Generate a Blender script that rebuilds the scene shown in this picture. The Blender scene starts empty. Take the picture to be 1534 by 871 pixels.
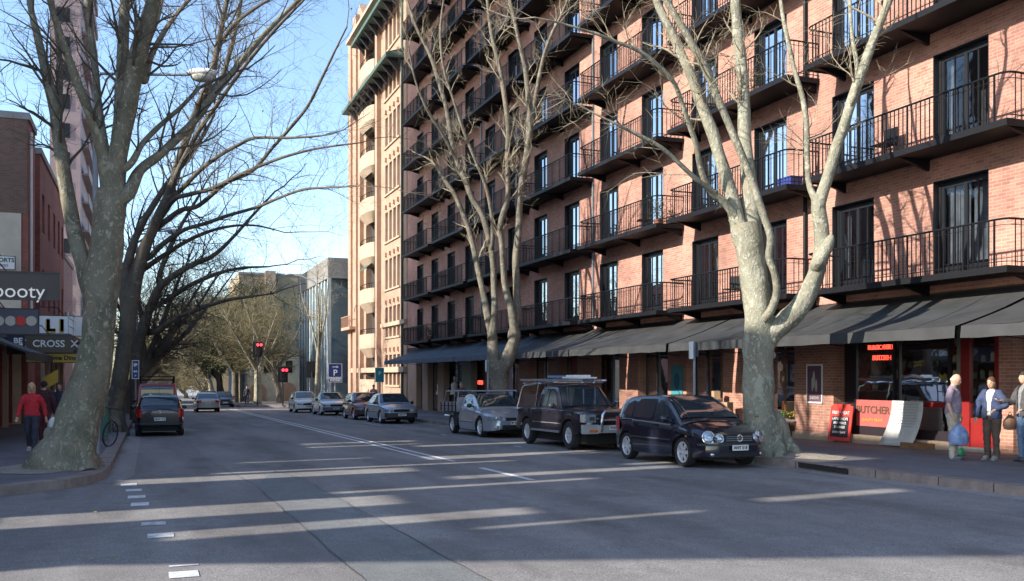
import bpy, bmesh, math, random
from mathutils import Vector, Matrix, noise
C=bpy.context.scene.collection; PI=math.pi; R=math.radians
rnd=random.Random(7)
# ------------------------------------------------------------------ camera frame
YAW=math.atan(545/1410); SL=.0132; EYE=1.65
FW=Vector((math.sin(YAW),math.cos(YAW),0)); RT=Vector((math.cos(YAW),-math.sin(YAW),0))
def P(px,py,D):
    """world point seen at photo pixel (px,py) at distance D along the view"""
    v=FW*D+RT*((px-767)/1410*D); v.z=EYE+(563-py)/1410*D; return v
def gz(y): return -SL*y if y<170 else -SL*170
def proj(v):
    D=v.dot(FW)
    if D<.5: return None
    return 767+1410*v.dot(RT)/D, 563-1410*(v.z-EYE)/D, D
# ------------------------------------------------------------------ materials
def _mat(name):
    m=bpy.data.materials.new(name); m.use_nodes=True; nt=m.node_tree
    return m,nt,nt.nodes['Principled BSDF'],nt.nodes.new,nt.links.new
def mat(name,col,rough=.6,metal=0.,var=.0,scale=6.,col2=None,bump=0.,emit=0,spec=None,detail=4,coat=0):
    m,nt,b,N,L=_mat(name)
    b.inputs['Roughness'].default_value=rough; b.inputs['Metallic'].default_value=metal
    if spec is not None: b.inputs['Specular IOR Level'].default_value=spec
    if coat: b.inputs['Coat Weight'].default_value=coat; b.inputs['Coat Roughness'].default_value=.04
    c=(*col,1)
    if var or col2:
        tc=N('ShaderNodeTexCoord'); n=N('ShaderNodeTexNoise'); n.inputs['Scale'].default_value=scale; n.inputs['Detail'].default_value=detail
        n.inputs['Roughness'].default_value=.62
        L(tc.outputs['Object'],n.inputs['Vector'])
        r=N('ShaderNodeValToRGB'); c2=col2 or tuple(x*(1-var) for x in col); c1=col if col2 else tuple(min(1,x*(1+var)) for x in col)
        r.color_ramp.elements[0].position=.32; r.color_ramp.elements[1].position=.68
        r.color_ramp.elements[0].color=(*c2,1); r.color_ramp.elements[1].color=(*c1,1)
        L(n.outputs['Fac'],r.inputs[0]); L(r.outputs[0],b.inputs['Base Color'])
        if bump:
            bp=N('ShaderNodeBump'); bp.inputs['Strength'].default_value=bump; bp.inputs['Distance'].default_value=.02
            L(n.outputs['Fac'],bp.inputs['Height']); L(bp.outputs[0],b.inputs['Normal'])
    else: b.inputs['Base Color'].default_value=c
    if emit: b.inputs['Emission Color'].default_value=c; b.inputs['Emission Strength'].default_value=emit
    return m
def brick(name,c1,c2,mortar,axis='YZ',w=.23,h=.076,var=.35,rough=.85,ms=.009,blot=.5):
    m,nt,b,N,L=_mat(name); b.inputs['Roughness'].default_value=rough
    g=N('ShaderNodeNewGeometry'); s=N('ShaderNodeSeparateXYZ'); cb=N('ShaderNodeCombineXYZ'); L(g.outputs['Position'],s.inputs[0])
    if axis=='YZ':
        ad=N('ShaderNodeMath'); ad.operation='ADD'; L(s.outputs['X'],ad.inputs[0]); L(s.outputs['Y'],ad.inputs[1]); L(ad.outputs[0],cb.inputs[0])
    L(s.outputs['Z'],cb.inputs[1])
    t=N('ShaderNodeTexBrick'); t.inputs['Scale'].default_value=1; t.inputs['Brick Width'].default_value=w; t.inputs['Row Height'].default_value=h
    t.inputs['Mortar Size'].default_value=ms; t.inputs['Mortar Smooth'].default_value=.2; t.inputs['Bias'].default_value=-.1
    t.inputs['Color1'].default_value=(*c1,1); t.inputs['Color2'].default_value=(*c2,1); t.inputs['Mortar'].default_value=(*mortar,1)
    L(cb.outputs[0],t.inputs['Vector'])
    n=N('ShaderNodeTexNoise'); n.inputs['Scale'].default_value=.45; n.inputs['Detail'].default_value=6; n.inputs['Roughness'].default_value=.65; L(g.outputs['Position'],n.inputs['Vector'])
    mr=N('ShaderNodeMapRange'); mr.inputs[1].default_value=.3; mr.inputs[2].default_value=.7; mr.inputs[3].default_value=1-blot*.5; mr.inputs[4].default_value=1+blot*.3
    L(n.outputs['Fac'],mr.inputs[0])
    mx=N('ShaderNodeMix'); mx.data_type='RGBA'; mx.blend_type='MULTIPLY'; mx.inputs[0].default_value=1
    L(t.outputs['Color'],mx.inputs[6]); L(mr.outputs[0],mx.inputs[7]); L(mx.outputs[2],b.inputs['Base Color'])
    bp=N('ShaderNodeBump'); bp.inputs['Strength'].default_value=.5; bp.inputs['Distance'].default_value=.01; bp.invert=True
    L(t.outputs['Fac'],bp.inputs['Height']); L(bp.outputs[0],b.inputs['Normal'])
    return m
def asphalt(name,base,var,warm=(0,0,0),agg=.5):
    m,nt,b,N,L=_mat(name); b.inputs['Roughness'].default_value=.8; b.inputs['Specular IOR Level'].default_value=.3
    g=N('ShaderNodeNewGeometry')
    def nz(sc,dt,st=None):
        n=N('ShaderNodeTexNoise'); n.inputs['Scale'].default_value=sc; n.inputs['Detail'].default_value=dt
        if st:
            mp=N('ShaderNodeMapping'); mp.inputs['Scale'].default_value=st; L(g.outputs['Position'],mp.inputs[0]); L(mp.outputs[0],n.inputs['Vector'])
        else: L(g.outputs['Position'],n.inputs['Vector'])
        return n
    big=nz(.5,5,(1.6,.25,1)); mid=nz(4,5); fine=nz(65,3)
    def rng(n,a,c,d,e):
        r=N('ShaderNodeMapRange'); r.inputs[1].default_value=a; r.inputs[2].default_value=c; r.inputs[3].default_value=d; r.inputs[4].default_value=e; L(n.outputs['Fac'],r.inputs[0]); return r
    a=rng(big,.3,.7,1-var,1+var); c=rng(mid,.3,.7,.9,1.1); d=rng(fine,.25,.75,1-agg,1+agg)
    st=nz(1.1,7,(1,.45,1)); sr=rng(st,.56,.68,1,.74); sp=nz(16,3); spr=rng(sp,.66,.72,1,1.18)
    m0=N('ShaderNodeMath'); m0.operation='MULTIPLY'; L(a.outputs[0],m0.inputs[0]); L(sr.outputs[0],m0.inputs[1]); m9=N('ShaderNodeMath'); m9.operation='MULTIPLY'; L(m0.outputs[0],m9.inputs[0]); L(spr.outputs[0],m9.inputs[1]); a=m9
    m1=N('ShaderNodeMath'); m1.operation='MULTIPLY'; L(a.outputs[0],m1.inputs[0]); L(c.outputs[0],m1.inputs[1])
    m2=N('ShaderNodeMath'); m2.operation='MULTIPLY'; L(m1.outputs[0],m2.inputs[0]); L(d.outputs[0],m2.inputs[1])
    mx=N('ShaderNodeMix'); mx.data_type='RGBA'; mx.blend_type='MULTIPLY'; mx.inputs[0].default_value=1; mx.inputs[6].default_value=(*base,1)
    L(m2.outputs[0],mx.inputs[7]); L(mx.outputs[2],b.inputs['Base Color'])
    bp=N('ShaderNodeBump'); bp.inputs['Strength'].default_value=.35; bp.inputs['Distance'].default_value=.006; L(fine.outputs['Fac'],bp.inputs['Height']); L(bp.outputs[0],b.inputs['Normal'])
    return m
def bark(name,dark,mid,pale,sc=5.,pal=.55):
    m,nt,b,N,L=_mat(name); b.inputs['Roughness'].default_value=.9; b.inputs['Specular IOR Level'].default_value=.2
    g=N('ShaderNodeNewGeometry'); mp=N('ShaderNodeMapping'); mp.inputs['Scale'].default_value=(1,1,.7); L(g.outputs['Position'],mp.inputs[0])
    def nz(k,d,dist=0): n=N('ShaderNodeTexNoise'); n.inputs['Scale'].default_value=k; n.inputs['Detail'].default_value=d; n.inputs['Roughness'].default_value=.65; n.inputs['Distortion'].default_value=dist; L(mp.outputs[0],n.inputs['Vector']); return n
    def ramp(n,p0,p1,c0=(0,0,0),c1=(1,1,1)): r=N('ShaderNodeValToRGB'); e=r.color_ramp.elements; e[0].position=p0; e[0].color=(*c0,1); e[1].position=p1; e[1].color=(*c1,1); L(n.outputs['Fac'],r.inputs[0]); return r
    def mixc(f,a,col): x=N('ShaderNodeMix'); x.data_type='RGBA'; L(f.outputs[0],x.inputs[0]); L(a.outputs[2] if a.bl_idname=='ShaderNodeMix' else a.outputs[0],x.inputs[6]); x.inputs[7].default_value=(*col,1); return x
    n=nz(sc*.28,8); base=ramp(n,.36,.62,dark,mid)
    big=nz(sc*.55,5,1.2); sm=nz(sc*2.0,3,.6); wm=nz(sc*.4,6,.5); gr=nz(sc*14,2)
    k1=mixc(ramp(wm,.55,.62),base,tuple(a*.75+b_*.25 for a,b_ in zip(mid,(.22,.13,.07))))
    k2=mixc(ramp(big,pal+.02,pal+.06),k1,tuple(a*.55+b_*.45 for a,b_ in zip(mid,pale)))
    k3=mixc(ramp(sm,pal+.04,pal+.09),k2,pale)
    mr=N('ShaderNodeMapRange'); mr.inputs[1].default_value=.3; mr.inputs[2].default_value=.7; mr.inputs[3].default_value=.8; mr.inputs[4].default_value=1.15; L(gr.outputs['Fac'],mr.inputs[0])
    x=N('ShaderNodeMix'); x.data_type='RGBA'; x.blend_type='MULTIPLY'; x.inputs[0].default_value=1; L(k3.outputs[2],x.inputs[6]); L(mr.outputs[0],x.inputs[7]); L(x.outputs[2],b.inputs['Base Color'])
    ad=N('ShaderNodeMath'); ad.operation='ADD'; L(big.outputs['Fac'],ad.inputs[0]); L(sm.outputs['Fac'],ad.inputs[1])
    bp=N('ShaderNodeBump'); bp.inputs['Strength'].default_value=.9; bp.inputs['Distance'].default_value=.035; L(ad.outputs[0],bp.inputs['Height']); L(bp.outputs[0],b.inputs['Normal'])
    return m
def glass(name,tint=(.75,.85,.9),spec=1.0,dark=.0,refl=1.6):
    m,nt,b,N,L=_mat(name); out=nt.nodes['Material Output']
    tr=N('ShaderNodeBsdfTransparent'); tr.inputs[0].default_value=(*tint,1); gl=N('ShaderNodeBsdfGlossy'); gl.inputs['Roughness'].default_value=.02
    gl.inputs['Color'].default_value=(.66,.70,.76,1)
    n=N('ShaderNodeTexNoise'); n.inputs['Scale'].default_value=1.3; g=N('ShaderNodeNewGeometry'); L(g.outputs['Position'],n.inputs['Vector'])
    bp=N('ShaderNodeBump'); bp.inputs['Strength'].default_value=.06; bp.inputs['Distance'].default_value=.05; L(n.outputs['Fac'],bp.inputs['Height']); L(bp.outputs[0],gl.inputs['Normal'])
    fr=N('ShaderNodeFresnel'); fr.inputs[0].default_value=refl
    mx=N('ShaderNodeMixShader'); L(fr.outputs[0],mx.inputs[0]); L(tr.outputs[0],mx.inputs[1]); L(gl.outputs[0],mx.inputs[2]); L(mx.outputs[0],out.inputs[0])
    return m
M={}
M['brick']=brick('facade_brick',(.455,.21,.15),(.31,.13,.095),(.38,.285,.235),blot=.8)
M['brick_dark']=brick('shop_brick',(.42,.19,.13),(.31,.13,.09),(.40,.30,.24),blot=.5)
M['brick_pale']=brick('painted_brick',(.62,.42,.34),(.58,.36,.29),(.66,.50,.42),blot=.3)
M['brick_brown']=brick('brown_brick',(.21,.12,.09),(.15,.085,.065),(.20,.16,.13),blot=.5)
M['brick_red']=brick('red_brick',(.33,.10,.07),(.25,.07,.055),(.25,.15,.12),blot=.5)
M['brick_lilac']=brick('mauve_brick',(.35,.25,.25),(.30,.21,.215),(.36,.29,.29),blot=.3)
M['tan']=mat('tan_stone',(.36,.235,.165),.85,0,.13,1.2,bump=.15)
M['tanlight']=mat('pale_render',(.40,.30,.215),.8,0,.1,2)
M['tandark']=mat('ruddy_tan_stone',(.42,.25,.17),.85,0,.15,3)  # redder tan for corbels, recess strips, arches and the shop row
M['cream']=mat('cream_render',(.56,.50,.40),.85,0,.12,1.1,bump=.1)
M['beige']=mat('beige_render',(.31,.25,.16),.85,0,.15,.5)
M['white']=mat('white_paint',(.75,.75,.73),.6,0,.06,9)
M['roadpaint']=mat('road_paint',(.70,.71,.70),.7,0,0,14,col2=(.42,.43,.44))
M['oldpaint']=mat('worn_paint',(.66,.67,.68),.8,0,0,7,col2=(.24,.235,.24))
M['asphalt']=asphalt('asphalt',(.192,.181,.174),.32,agg=.62)
M['patch']=asphalt('asphalt_patch',(.158,.162,.160),.18,agg=.55)
M['crack']=mat('tar_crack',(.05,.05,.052),.7)
M['footpath']=asphalt('footpath_asphalt',(.14,.13,.137),.25,agg=.3)
M['gutter']=asphalt('gutter_concrete',(.25,.235,.225),.2,agg=.25)
M['kerb']=mat('kerb_stone',(.27,.22,.195),.85,0,0,3.5,col2=(.16,.13,.12),bump=.3)
M['sand']=mat('tree_pit_gravel',(.36,.31,.25),.95,0,0,14,col2=(.17,.14,.11),bump=.6)
M['black']=mat('black_steel',(.006,.006,.008),.55,0,.2,5,spec=.25)
M['blackm']=mat('black_matt',(.014,.013,.014),.8)
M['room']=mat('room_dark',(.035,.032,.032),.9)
M['frame']=mat('window_frame_dark',(.012,.013,.016),.4,spec=.3)
M['framegrey']=mat('window_frame_grey',(.20,.21,.23),.4)
M['curtain']=mat('curtain_cloth',(.15,.155,.17),.9,0,0,2.,col2=(.05,.052,.06))
M['glass']=glass('window_glass',(.72,.78,.82),refl=1.3)
M['glasshop']=glass('shop_glass',(.85,.9,.88),refl=1.45)
M['glasscar']=mat('car_glass',(.03,.042,.05),.03,spec=1.0,coat=.8)
M['canvas']=mat('awning_canvas',(.032,.033,.034),.75,0,.3,1.3)
M['canvasnavy']=mat('awning_canvas_navy',(.05,.07,.095),.75,0,.12,1.5)
M['concrete']=mat('concrete',(.30,.29,.28),.85,0,.14,2.5,bump=.15)
M['steel']=mat('galvanised_steel',(.38,.39,.41),.4,.6,.12,7)
M['polegrey']=mat('pole_grey',(.24,.27,.31),.5,.1,.1,4)
M['copper']=mat('green_copper',(.055,.10,.08),.6,0,.18,3)
M['red']=mat('red_paint',(.22,.014,.013),.4,0,.12,5)
M['redlight']=mat('red_lettering',(.62,.05,.04),.5)
M['teal']=mat('teal_poster',(.05,.24,.27),.4)
M['wood']=mat('timber',(.20,.10,.05),.6,0,.25,8)
M['card']=mat('cardboard',(.42,.27,.15),.85,0,.1,6)
M['sage']=mat('sage_paint',(.22,.25,.19),.6,0,.1,4)
M['blue']=mat('sign_blue',(.03,.045,.19),.4)
M['signwhite']=mat('sign_white',(.78,.78,.76),.5)
M['signblack']=mat('sign_black',(.022,.017,.022),.4)
M['signgrey']=mat('sign_grey',(.10,.10,.125),.5)
M['signbrown']=mat('sign_brown',(.085,.062,.04),.5)
M['yellow']=mat('sign_yellow',(.55,.36,.04),.5)
M['lampoff']=mat('lamp_glass',(.5,.48,.4),.25)
M['neon']=mat('neon_tube',(1.,.07,.04),.4,emit=1.4)
M['redlamp']=mat('signal_red',(1.,.03,.05),.4,emit=2.2)
M['rubber']=mat('tyre_rubber',(.018,.018,.019),.85)
M['rim']=mat('alloy_rim',(.72,.73,.75),.32,.5)
M['chrome']=mat('chrome',(.65,.66,.68),.15,.95)
M['headlamp']=mat('headlamp_lens',(.50,.56,.62),.08,.35,0,30,col2=(.14,.17,.2),coat=1)
M['taillamp']=mat('tail_lens',(.42,.012,.012),.15,coat=.6)
M['amber']=mat('amber_lens',(.60,.16,.02),.2)
M['plate']=mat('plate_white',(.72,.72,.66),.5)
M['plastic']=mat('black_plastic',(.03,.03,.033),.55)
M['skin']=mat('skin',(.50,.29,.20),.55,0,.06,20)
M['bark_left']=bark('mottled_bark',(.12,.112,.08),(.215,.195,.145),(.36,.33,.25),8,.56)
M['bark_dark']=bark('dark_bark',(.075,.066,.054),(.14,.122,.095),(.21,.19,.15),4,.6)
M['bark_pale']=bark('pale_bark',(.16,.15,.11),(.28,.27,.205),(.39,.375,.30),7,.54)
M['bark_mid']=bark('grey_bark',(.12,.105,.08),(.20,.18,.14),(.30,.275,.215),5,.56)
M['twig']=mat('twig_bark',(.10,.085,.06),.9,0,0,3,col2=(.06,.05,.04))
M['twigpale']=mat('twig_bark_pale',(.34,.29,.20),.9,0,0,3,col2=(.20,.165,.11))
M['twigbrown']=mat('twig_bark_brown',(.19,.155,.08),.9,0,0,.6,col2=(.09,.08,.04))
M['leaf']=mat('old_leaf',(.34,.24,.05),.7)
M['leafgreen']=mat('evergreen_leaf',(.075,.085,.03),.8,0,0,.9,col2=(.04,.045,.018))
# ------------------------------------------------------------------ mesh helpers
class MB:
    def __init__(s): s.v=[]; s.f=[]; s.mi=[]; s.m=0
    def add(s,vs,fs):
        k=len(s.v); s.v+= [tuple(x) for x in vs]; s.f+=[tuple(i+k for i in f) for f in fs]; s.mi+=[s.m]*len(fs); return s
    def box(s,x0,x1,y0,y1,z0,z1,mx=None):
        vs=[Vector((x,y,z)) for x in (x0,x1) for y in (y0,y1) for z in (z0,z1)]
        if mx: vs=[mx@v for v in vs]
        return s.add(vs,[(0,1,3,2),(4,6,7,5),(0,4,5,1),(2,3,7,6),(0,2,6,4),(1,5,7,3)])
    def quad(s,a,b,c,d): return s.add([a,b,c,d],[(0,1,2,3)])
    def poly(s,pts): return s.add(pts,[tuple(range(len(pts)))])
    def prism(s,pts,off):
        n=len(pts); o=Vector(off); a=[Vector(p) for p in pts]
        return s.add(a+[p+o for p in a],[tuple(range(n))[::-1],tuple(range(n,2*n))]+[(i,(i+1)%n,n+(i+1)%n,n+i) for i in range(n)])
    def tube(s,pts,rad,n=6,cap=True,jit=0):
        pts=[Vector(p) for p in pts]
        if isinstance(rad,(int,float)): rad=[rad]*len(pts)
        t=(pts[1]-pts[0]).normalized(); u=t.orthogonal().normalized(); vs=[];k=len(pts)
        for i,p in enumerate(pts):
            t=(pts[min(i+1,k-1)]-pts[max(i-1,0)]); 
            if t.length<1e-6: t=Vector((0,0,1))
            t.normalize(); u=(u-t*u.dot(t))
            if u.length<1e-5: u=t.orthogonal()
            u.normalize(); w=t.cross(u)
            for j in range(n):
                a=2*PI*j/n; q=(u*math.cos(a)+w*math.sin(a)); rr=rad[i]
                if jit: rr*=1+jit*(noise.noise(p*1.7+q*1.3)+.5*noise.noise(p*5+q*2.6))
                vs.append(p+q*rr)
        fs=[(i*n+j,i*n+(j+1)%n,(i+1)*n+(j+1)%n,(i+1)*n+j) for i in range(k-1) for j in range(n)]
        if cap: fs+=[tuple(range(n))[::-1],tuple((k-1)*n+j for j in range(n))]
        return s.add(vs,fs)
    def ell(s,c,r,seg=12,ring=8,mx=None):
        c=Vector(c); vs=[]
        for i in range(ring+1):
            a=PI*i/ring
            for j in range(seg):
                b=2*PI*j/seg; vs.append(Vector((r[0]*math.sin(a)*math.cos(b),r[1]*math.sin(a)*math.sin(b),r[2]*math.cos(a))))
        if mx: vs=[mx@v for v in vs]
        vs=[v+c for v in vs]
        return s.add(vs,[(i*seg+j,i*seg+(j+1)%seg,(i+1)*seg+(j+1)%seg,(i+1)*seg+j) for i in range(ring) for j in range(seg)])
    def lathe(s,prof,n=24,mx=None,closed=False):
        """prof (r,y) revolved round local y axis"""
        vs=[];k=len(prof)
        for r,y in prof:
            for j in range(n):
                a=2*PI*j/n; v=Vector((r*math.cos(a),y,r*math.sin(a))); vs.append(mx@v if mx else v)
        return s.add(vs,[(i*n+j,i*n+(j+1)%n,((i+1)%k)*n+(j+1)%n,((i+1)%k)*n+j) for i in range(k if closed else k-1) for j in range(n)])
    def mesh(s,name,mats,smooth=None):
        me=bpy.data.meshes.new(name); me.from_pydata(s.v,[],s.f)
        for m in (mats if isinstance(mats,(list,tuple)) else [mats]): me.materials.append(m)
        if s.m or any(s.mi): me.polygons.foreach_set('material_index',s.mi)
        bm=bmesh.new(); bm.from_mesh(me); bmesh.ops.recalc_face_normals(bm,faces=bm.faces); bm.to_mesh(me); bm.free()
        if smooth is not None:
            me.polygons.foreach_set('use_smooth',[True]*len(me.polygons)); me.set_sharp_from_angle(angle=R(smooth))
        return me
    def build(s,name,mats,parent=None,smooth=None):
        return link(name,s.mesh(name,mats,smooth),parent)
def link(name,me,parent=None,loc=None):
    o=bpy.data.objects.new(name,me); C.objects.link(o)
    if parent: o.parent=parent
    if loc: o.location=loc
    return o
def tag(o,label=None,cat=None,group=None,kind=None):
    if label: o['label']=label
    if cat: o['category']=cat
    if group: o['group']=group
    if kind: o['kind']=kind
    return o
def thing(name,label,cat,loc=(0,0,0),rz=0,group=None):
    o=bpy.data.objects.new(name,None); C.objects.link(o); o.location=loc; o.rotation_euler=(0,0,rz); o.empty_display_size=.2
    return tag(o,label,cat,group)
def copy_tree(o,parent=None):
    c=o.copy(); C.objects.link(c)
    if parent: c.parent=parent
    for ch in list(o.children): copy_tree(ch,c)
    return c
def dup(o,label,loc=None,rz=None,group=None):
    c=copy_tree(o); c['label']=label
    if loc is not None: c.location=loc
    if rz is not None: c.rotation_euler=(0,0,rz)
    if group: c['group']=group
    return c
def evalmesh(o):
    bpy.context.view_layer.update(); dg=bpy.context.evaluated_depsgraph_get()
    me=bpy.data.meshes.new_from_object(o.evaluated_get(dg)); bpy.data.objects.remove(o); return me
def text(s,size,mx,mat_,name,parent=None,ext=.004,align='CENTER',bold=0,sx=1.0):
    cu=bpy.data.curves.new('txt','FONT'); cu.body=s; cu.size=size; cu.extrude=ext; cu.align_x=align; cu.align_y='CENTER'; cu.offset=bold; cu.resolution_u=3
    o=bpy.data.objects.new('txt',cu); C.objects.link(o); me=evalmesh(o); me.transform(mx@Matrix.Diagonal((sx,1,1,1))); me.materials.clear(); me.materials.append(mat_)
    return link(name,me,parent)
def face_cam(x,y,z): # text lying in plane facing -Y
    return Matrix.Translation((x,y,z))@Matrix.Rotation(R(90),4,'X')
def face_street(x,y,z): # text on wall facing -X
    return Matrix.Translation((x,y,z))@Matrix.Rotation(R(-90),4,'Z')@Matrix.Rotation(R(90),4,'X')
def holed(mb,org,u,v,n,W,H,holes,depth,back=True):
    """wall panel with rectangular holes; u,v unit vectors, n inward; holes (u0,u1,v0,v1)"""
    org=Vector(org);u=Vector(u);v=Vector(v);n=Vector(n)
    us=sorted({0,W,*[h[0] for h in holes],*[h[1] for h in holes]}); vs=sorted({0,H,*[h[2] for h in holes],*[h[3] for h in holes]})
    for i in range(len(us)-1):
        for j in range(len(vs)-1):
            cu=(us[i]+us[i+1])/2; cv=(vs[j]+vs[j+1])/2
            if any(h[0]<cu<h[1] and h[2]<cv<h[3] for h in holes): continue
            q=lambda a,b:org+u*a+v*b
            mb.quad(q(us[i],vs[j]),q(us[i+1],vs[j]),q(us[i+1],vs[j+1]),q(us[i],vs[j+1]))
    for a,b,c,d in holes:
        q=lambda s,t,k:org+u*s+v*t+n*k
        for (s0,t0),(s1,t1) in (((a,c),(b,c)),((b,c),(b,d)),((b,d),(a,d)),((a,d),(a,c))):
            mb.quad(q(s0,t0,0),q(s1,t1,0),q(s1,t1,depth),q(s0,t0,depth))
# ================================================================== SETTING
def YX(px,X=17.3):  # Y where the street plane X is seen at photo column px
    a=(px-767)/1410; return X/(FW.x+a*RT.x)*(FW.y+a*RT.y)
def XY(px,Y):
    a=(px-767)/1410; return Y/(FW.y+a*RT.y)*(FW.x+a*RT.x)
def ZD(py,X,Y): return EYE+(563-py)/1410*(X*FW.x+Y*FW.y)
def sheet(name,poly,h,m,kind='structure'):
    mb=MB(); ys=sorted(set([p[1] for p in poly])); mb.poly([(x,y,gz(y)+h) for x,y in poly]); o=mb.build(name,m); return tag(o,kind=kind)
def slab(name,poly,h,m):
    mb=MB(); n=len(poly); v=[(x,y,gz(y)+h) for x,y in poly]+[(x,y,gz(y)-.4) for x,y in poly]
    mb.add(v,[tuple(range(n))]+[(i,(i+1)%n,n+(i+1)%n,n+i) for i in range(n)]); return tag(mb.build(name,m),kind='structure')
# terrain to the horizon
mb=MB(); ys=[-120,170,900]; 
for i in range(2):
    mb.quad((-700,ys[i],gz(ys[i])-.02),(700,ys[i],gz(ys[i])-.02),(700,ys[i+1],gz(ys[i+1])-.02),(-700,ys[i+1],gz(ys[i+1])-.02))
tag(mb.build('ground',M['concrete']),kind='structure')
sheet('road',[(-.7,-60),(12,-60),(12,84.5),(7.6,86.5),(7.6,170),(-.7,170)],0,M['asphalt'])
sheet('side_street',[(-.7,-60),(-.7,18.4),(-1.3,17.2),(-2.12,16.4),(-3.6,15.6),(-6,15),(-60,14),(-60,-60)],0,M['asphalt'])
# footpaths + kerbs
slab('footpath',[(12.3,-60),(17.4,-60),(17.4,170),(7.9,170),(7.9,86.7),(12.3,84.7)],.15,M['footpath'])
slab('kerb',[(12,-60),(12.3,-60),(12.3,84.7),(7.9,86.7),(7.9,170),(7.6,170),(7.6,86.5),(12,84.5)],.153,M['kerb'])
crv=[(-.7,20.2),(-.74,18.9),(-.9,18.0),(-1.3,17.2),(-2.12,16.4),(-3.6,15.6),(-6,15),(-60,14)]
cin=[(-1.0,20.2),(-1.04,19.0),(-1.2,18.25),(-1.55,17.5),(-2.28,16.72),(-3.7,15.92),(-6.05,15.3),(-60,14.3)]
slab('footpath',[(-1.0,170)]+cin+[(-60,170)],.15,M['footpath'])
slab('kerb',[(-.7,170)]+crv+cin[::-1]+[(-1.0,170)],.153,M['kerb'])
sheet('gutter',[(-.7,170),(-.7,20.2),(-.74,18.9),(-.9,18.0),(-.45,18.2),(-.25,19.4),(-.2,170)],.004,M['gutter'])
sheet('gutter',[(11.65,-60),(12,-60),(12,84.5),(11.65,84.2)],.004,M['gutter'])
# trench patch with ragged tar joints
sheet('road_patch',[(1.75,3),(2.72,3),(2.62,17.5),(2.3,19),(1.7,16.5)],.004,M['patch'])
def crackline(pts,w):
    mb=MB(); r=random.Random(3); P2=[]
    for (x0,y0),(x1,y1) in zip(pts,pts[1:]):
        for i in range(14):
            t=i/14; P2.append((x0+(x1-x0)*t+r.uniform(-.02,.02),y0+(y1-y0)*t))
    for (x0,y0),(x1,y1) in zip(P2,P2[1:]):
        a=w*r.uniform(.5,1.2); mb.quad((x0-a,y0,gz(y0)+.008),(x0+a,y0,gz(y0)+.008),(x1+a,y1,gz(y1)+.008),(x1-a,y1,gz(y1)+.008))
    tag(mb.build('road_crack',M['crack']),kind='structure')
crackline([(2.72,3),(2.7,8.2),(2.62,17.5),(2.3,19.4)],.007); crackline([(1.75,3),(1.72,9),(1.7,16.5)],.006); crackline([(1.7,16.5),(1.2,24),(1.1,34)],.006)
mb=MB(); rk=random.Random(8); y=8.
while y<60:
    z=gz(y); mb.box(11.994,12.304,y-.006,y+.006,z+.02,z+.1545); y+=rk.uniform(1.0,1.6)
for (x0,y0),(x1,y1) in zip(crv[1:],cin[1:]):
    z=gz(y0); mb.quad((x0,y0-.006,z+.155),(x0,y0+.006,z+.155),(x1,y1+.006,z+.155),(x1,y1-.006,z+.155))
y=21.
while y<60: z=gz(y); mb.box(-1.004,-.694,y-.006,y+.006,z+.02,z+.1545); y+=rk.uniform(1.0,1.6)
tag(mb.build('kerb_joint',M['blackm']),kind='structure')
# painted lines
def paint(name,rects,m=None,z=.006):
    mb=MB()
    for x0,x1,y0,y1 in rects:
        n=max(1,int((y1-y0)/8)); 
        for i in range(n):
            a=y0+(y1-y0)*i/n; b=y0+(y1-y0)*(i+1)/n; mb.quad((x0,a,gz(a)+z),(x1,a,gz(a)+z),(x1,b,gz(b)+z),(x0,b,gz(b)+z))
    return tag(mb.build(name,m or M['roadpaint']),kind='structure')
paint('centre_line',[(6.0,6.12,20.6,78),(6.30,6.42,20.0,78),(6.28,6.42,15.4,18.2)])
paint('stop_line',[(6.6,11.4,79,79.6)])
rr=random.Random(5)
for q in [(-0.44, -0.18, 17.24, 17.66), (-0.34, -0.1, 16.32, 16.68), (-0.29, -0.04, 15.26, 15.66), (-0.23, 0.01, 14.25, 14.67), (-0.08, 0.2, 12.17, 12.47), (-0.01, 0.27, 11.11, 11.45), (0.17, 0.42, 8.69, 8.99)]: paint('edge_line',[q],M['oldpaint'] if 9<q[2]<14 else M['roadpaint'])
paint('edge_line',[(.18,.44,9.25,9.32)],M['oldpaint'])
paint('parking_line',[(9.5,9.62,24,24.6),(9.5,9.62,31,31.6),(9.4,9.5,40,44)],M['oldpaint'])
# tiny road litter / leaves
mb=MB()
for i in range(170):
    x=rr.uniform(-.7,11.9); y=rr.uniform(8,40) if rr.random()<.7 else rr.uniform(14,30)
    if rr.random()<.35: x=rr.choice([rr.uniform(-.7,-.25),rr.uniform(11.6,12)])
    s=rr.uniform(.012,.035); a=rr.uniform(0,6); z=gz(y)+.014
    mb.poly([(x+s*math.cos(a+k*1.7),y+s*math.sin(a+k*1.7),z+.006*(k%2)) for k in range(4)])
tag(mb.build('fallen_leaves',M['leaf']),label='dry leaves scattered over the asphalt',cat='leaves',kind='stuff')
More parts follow.
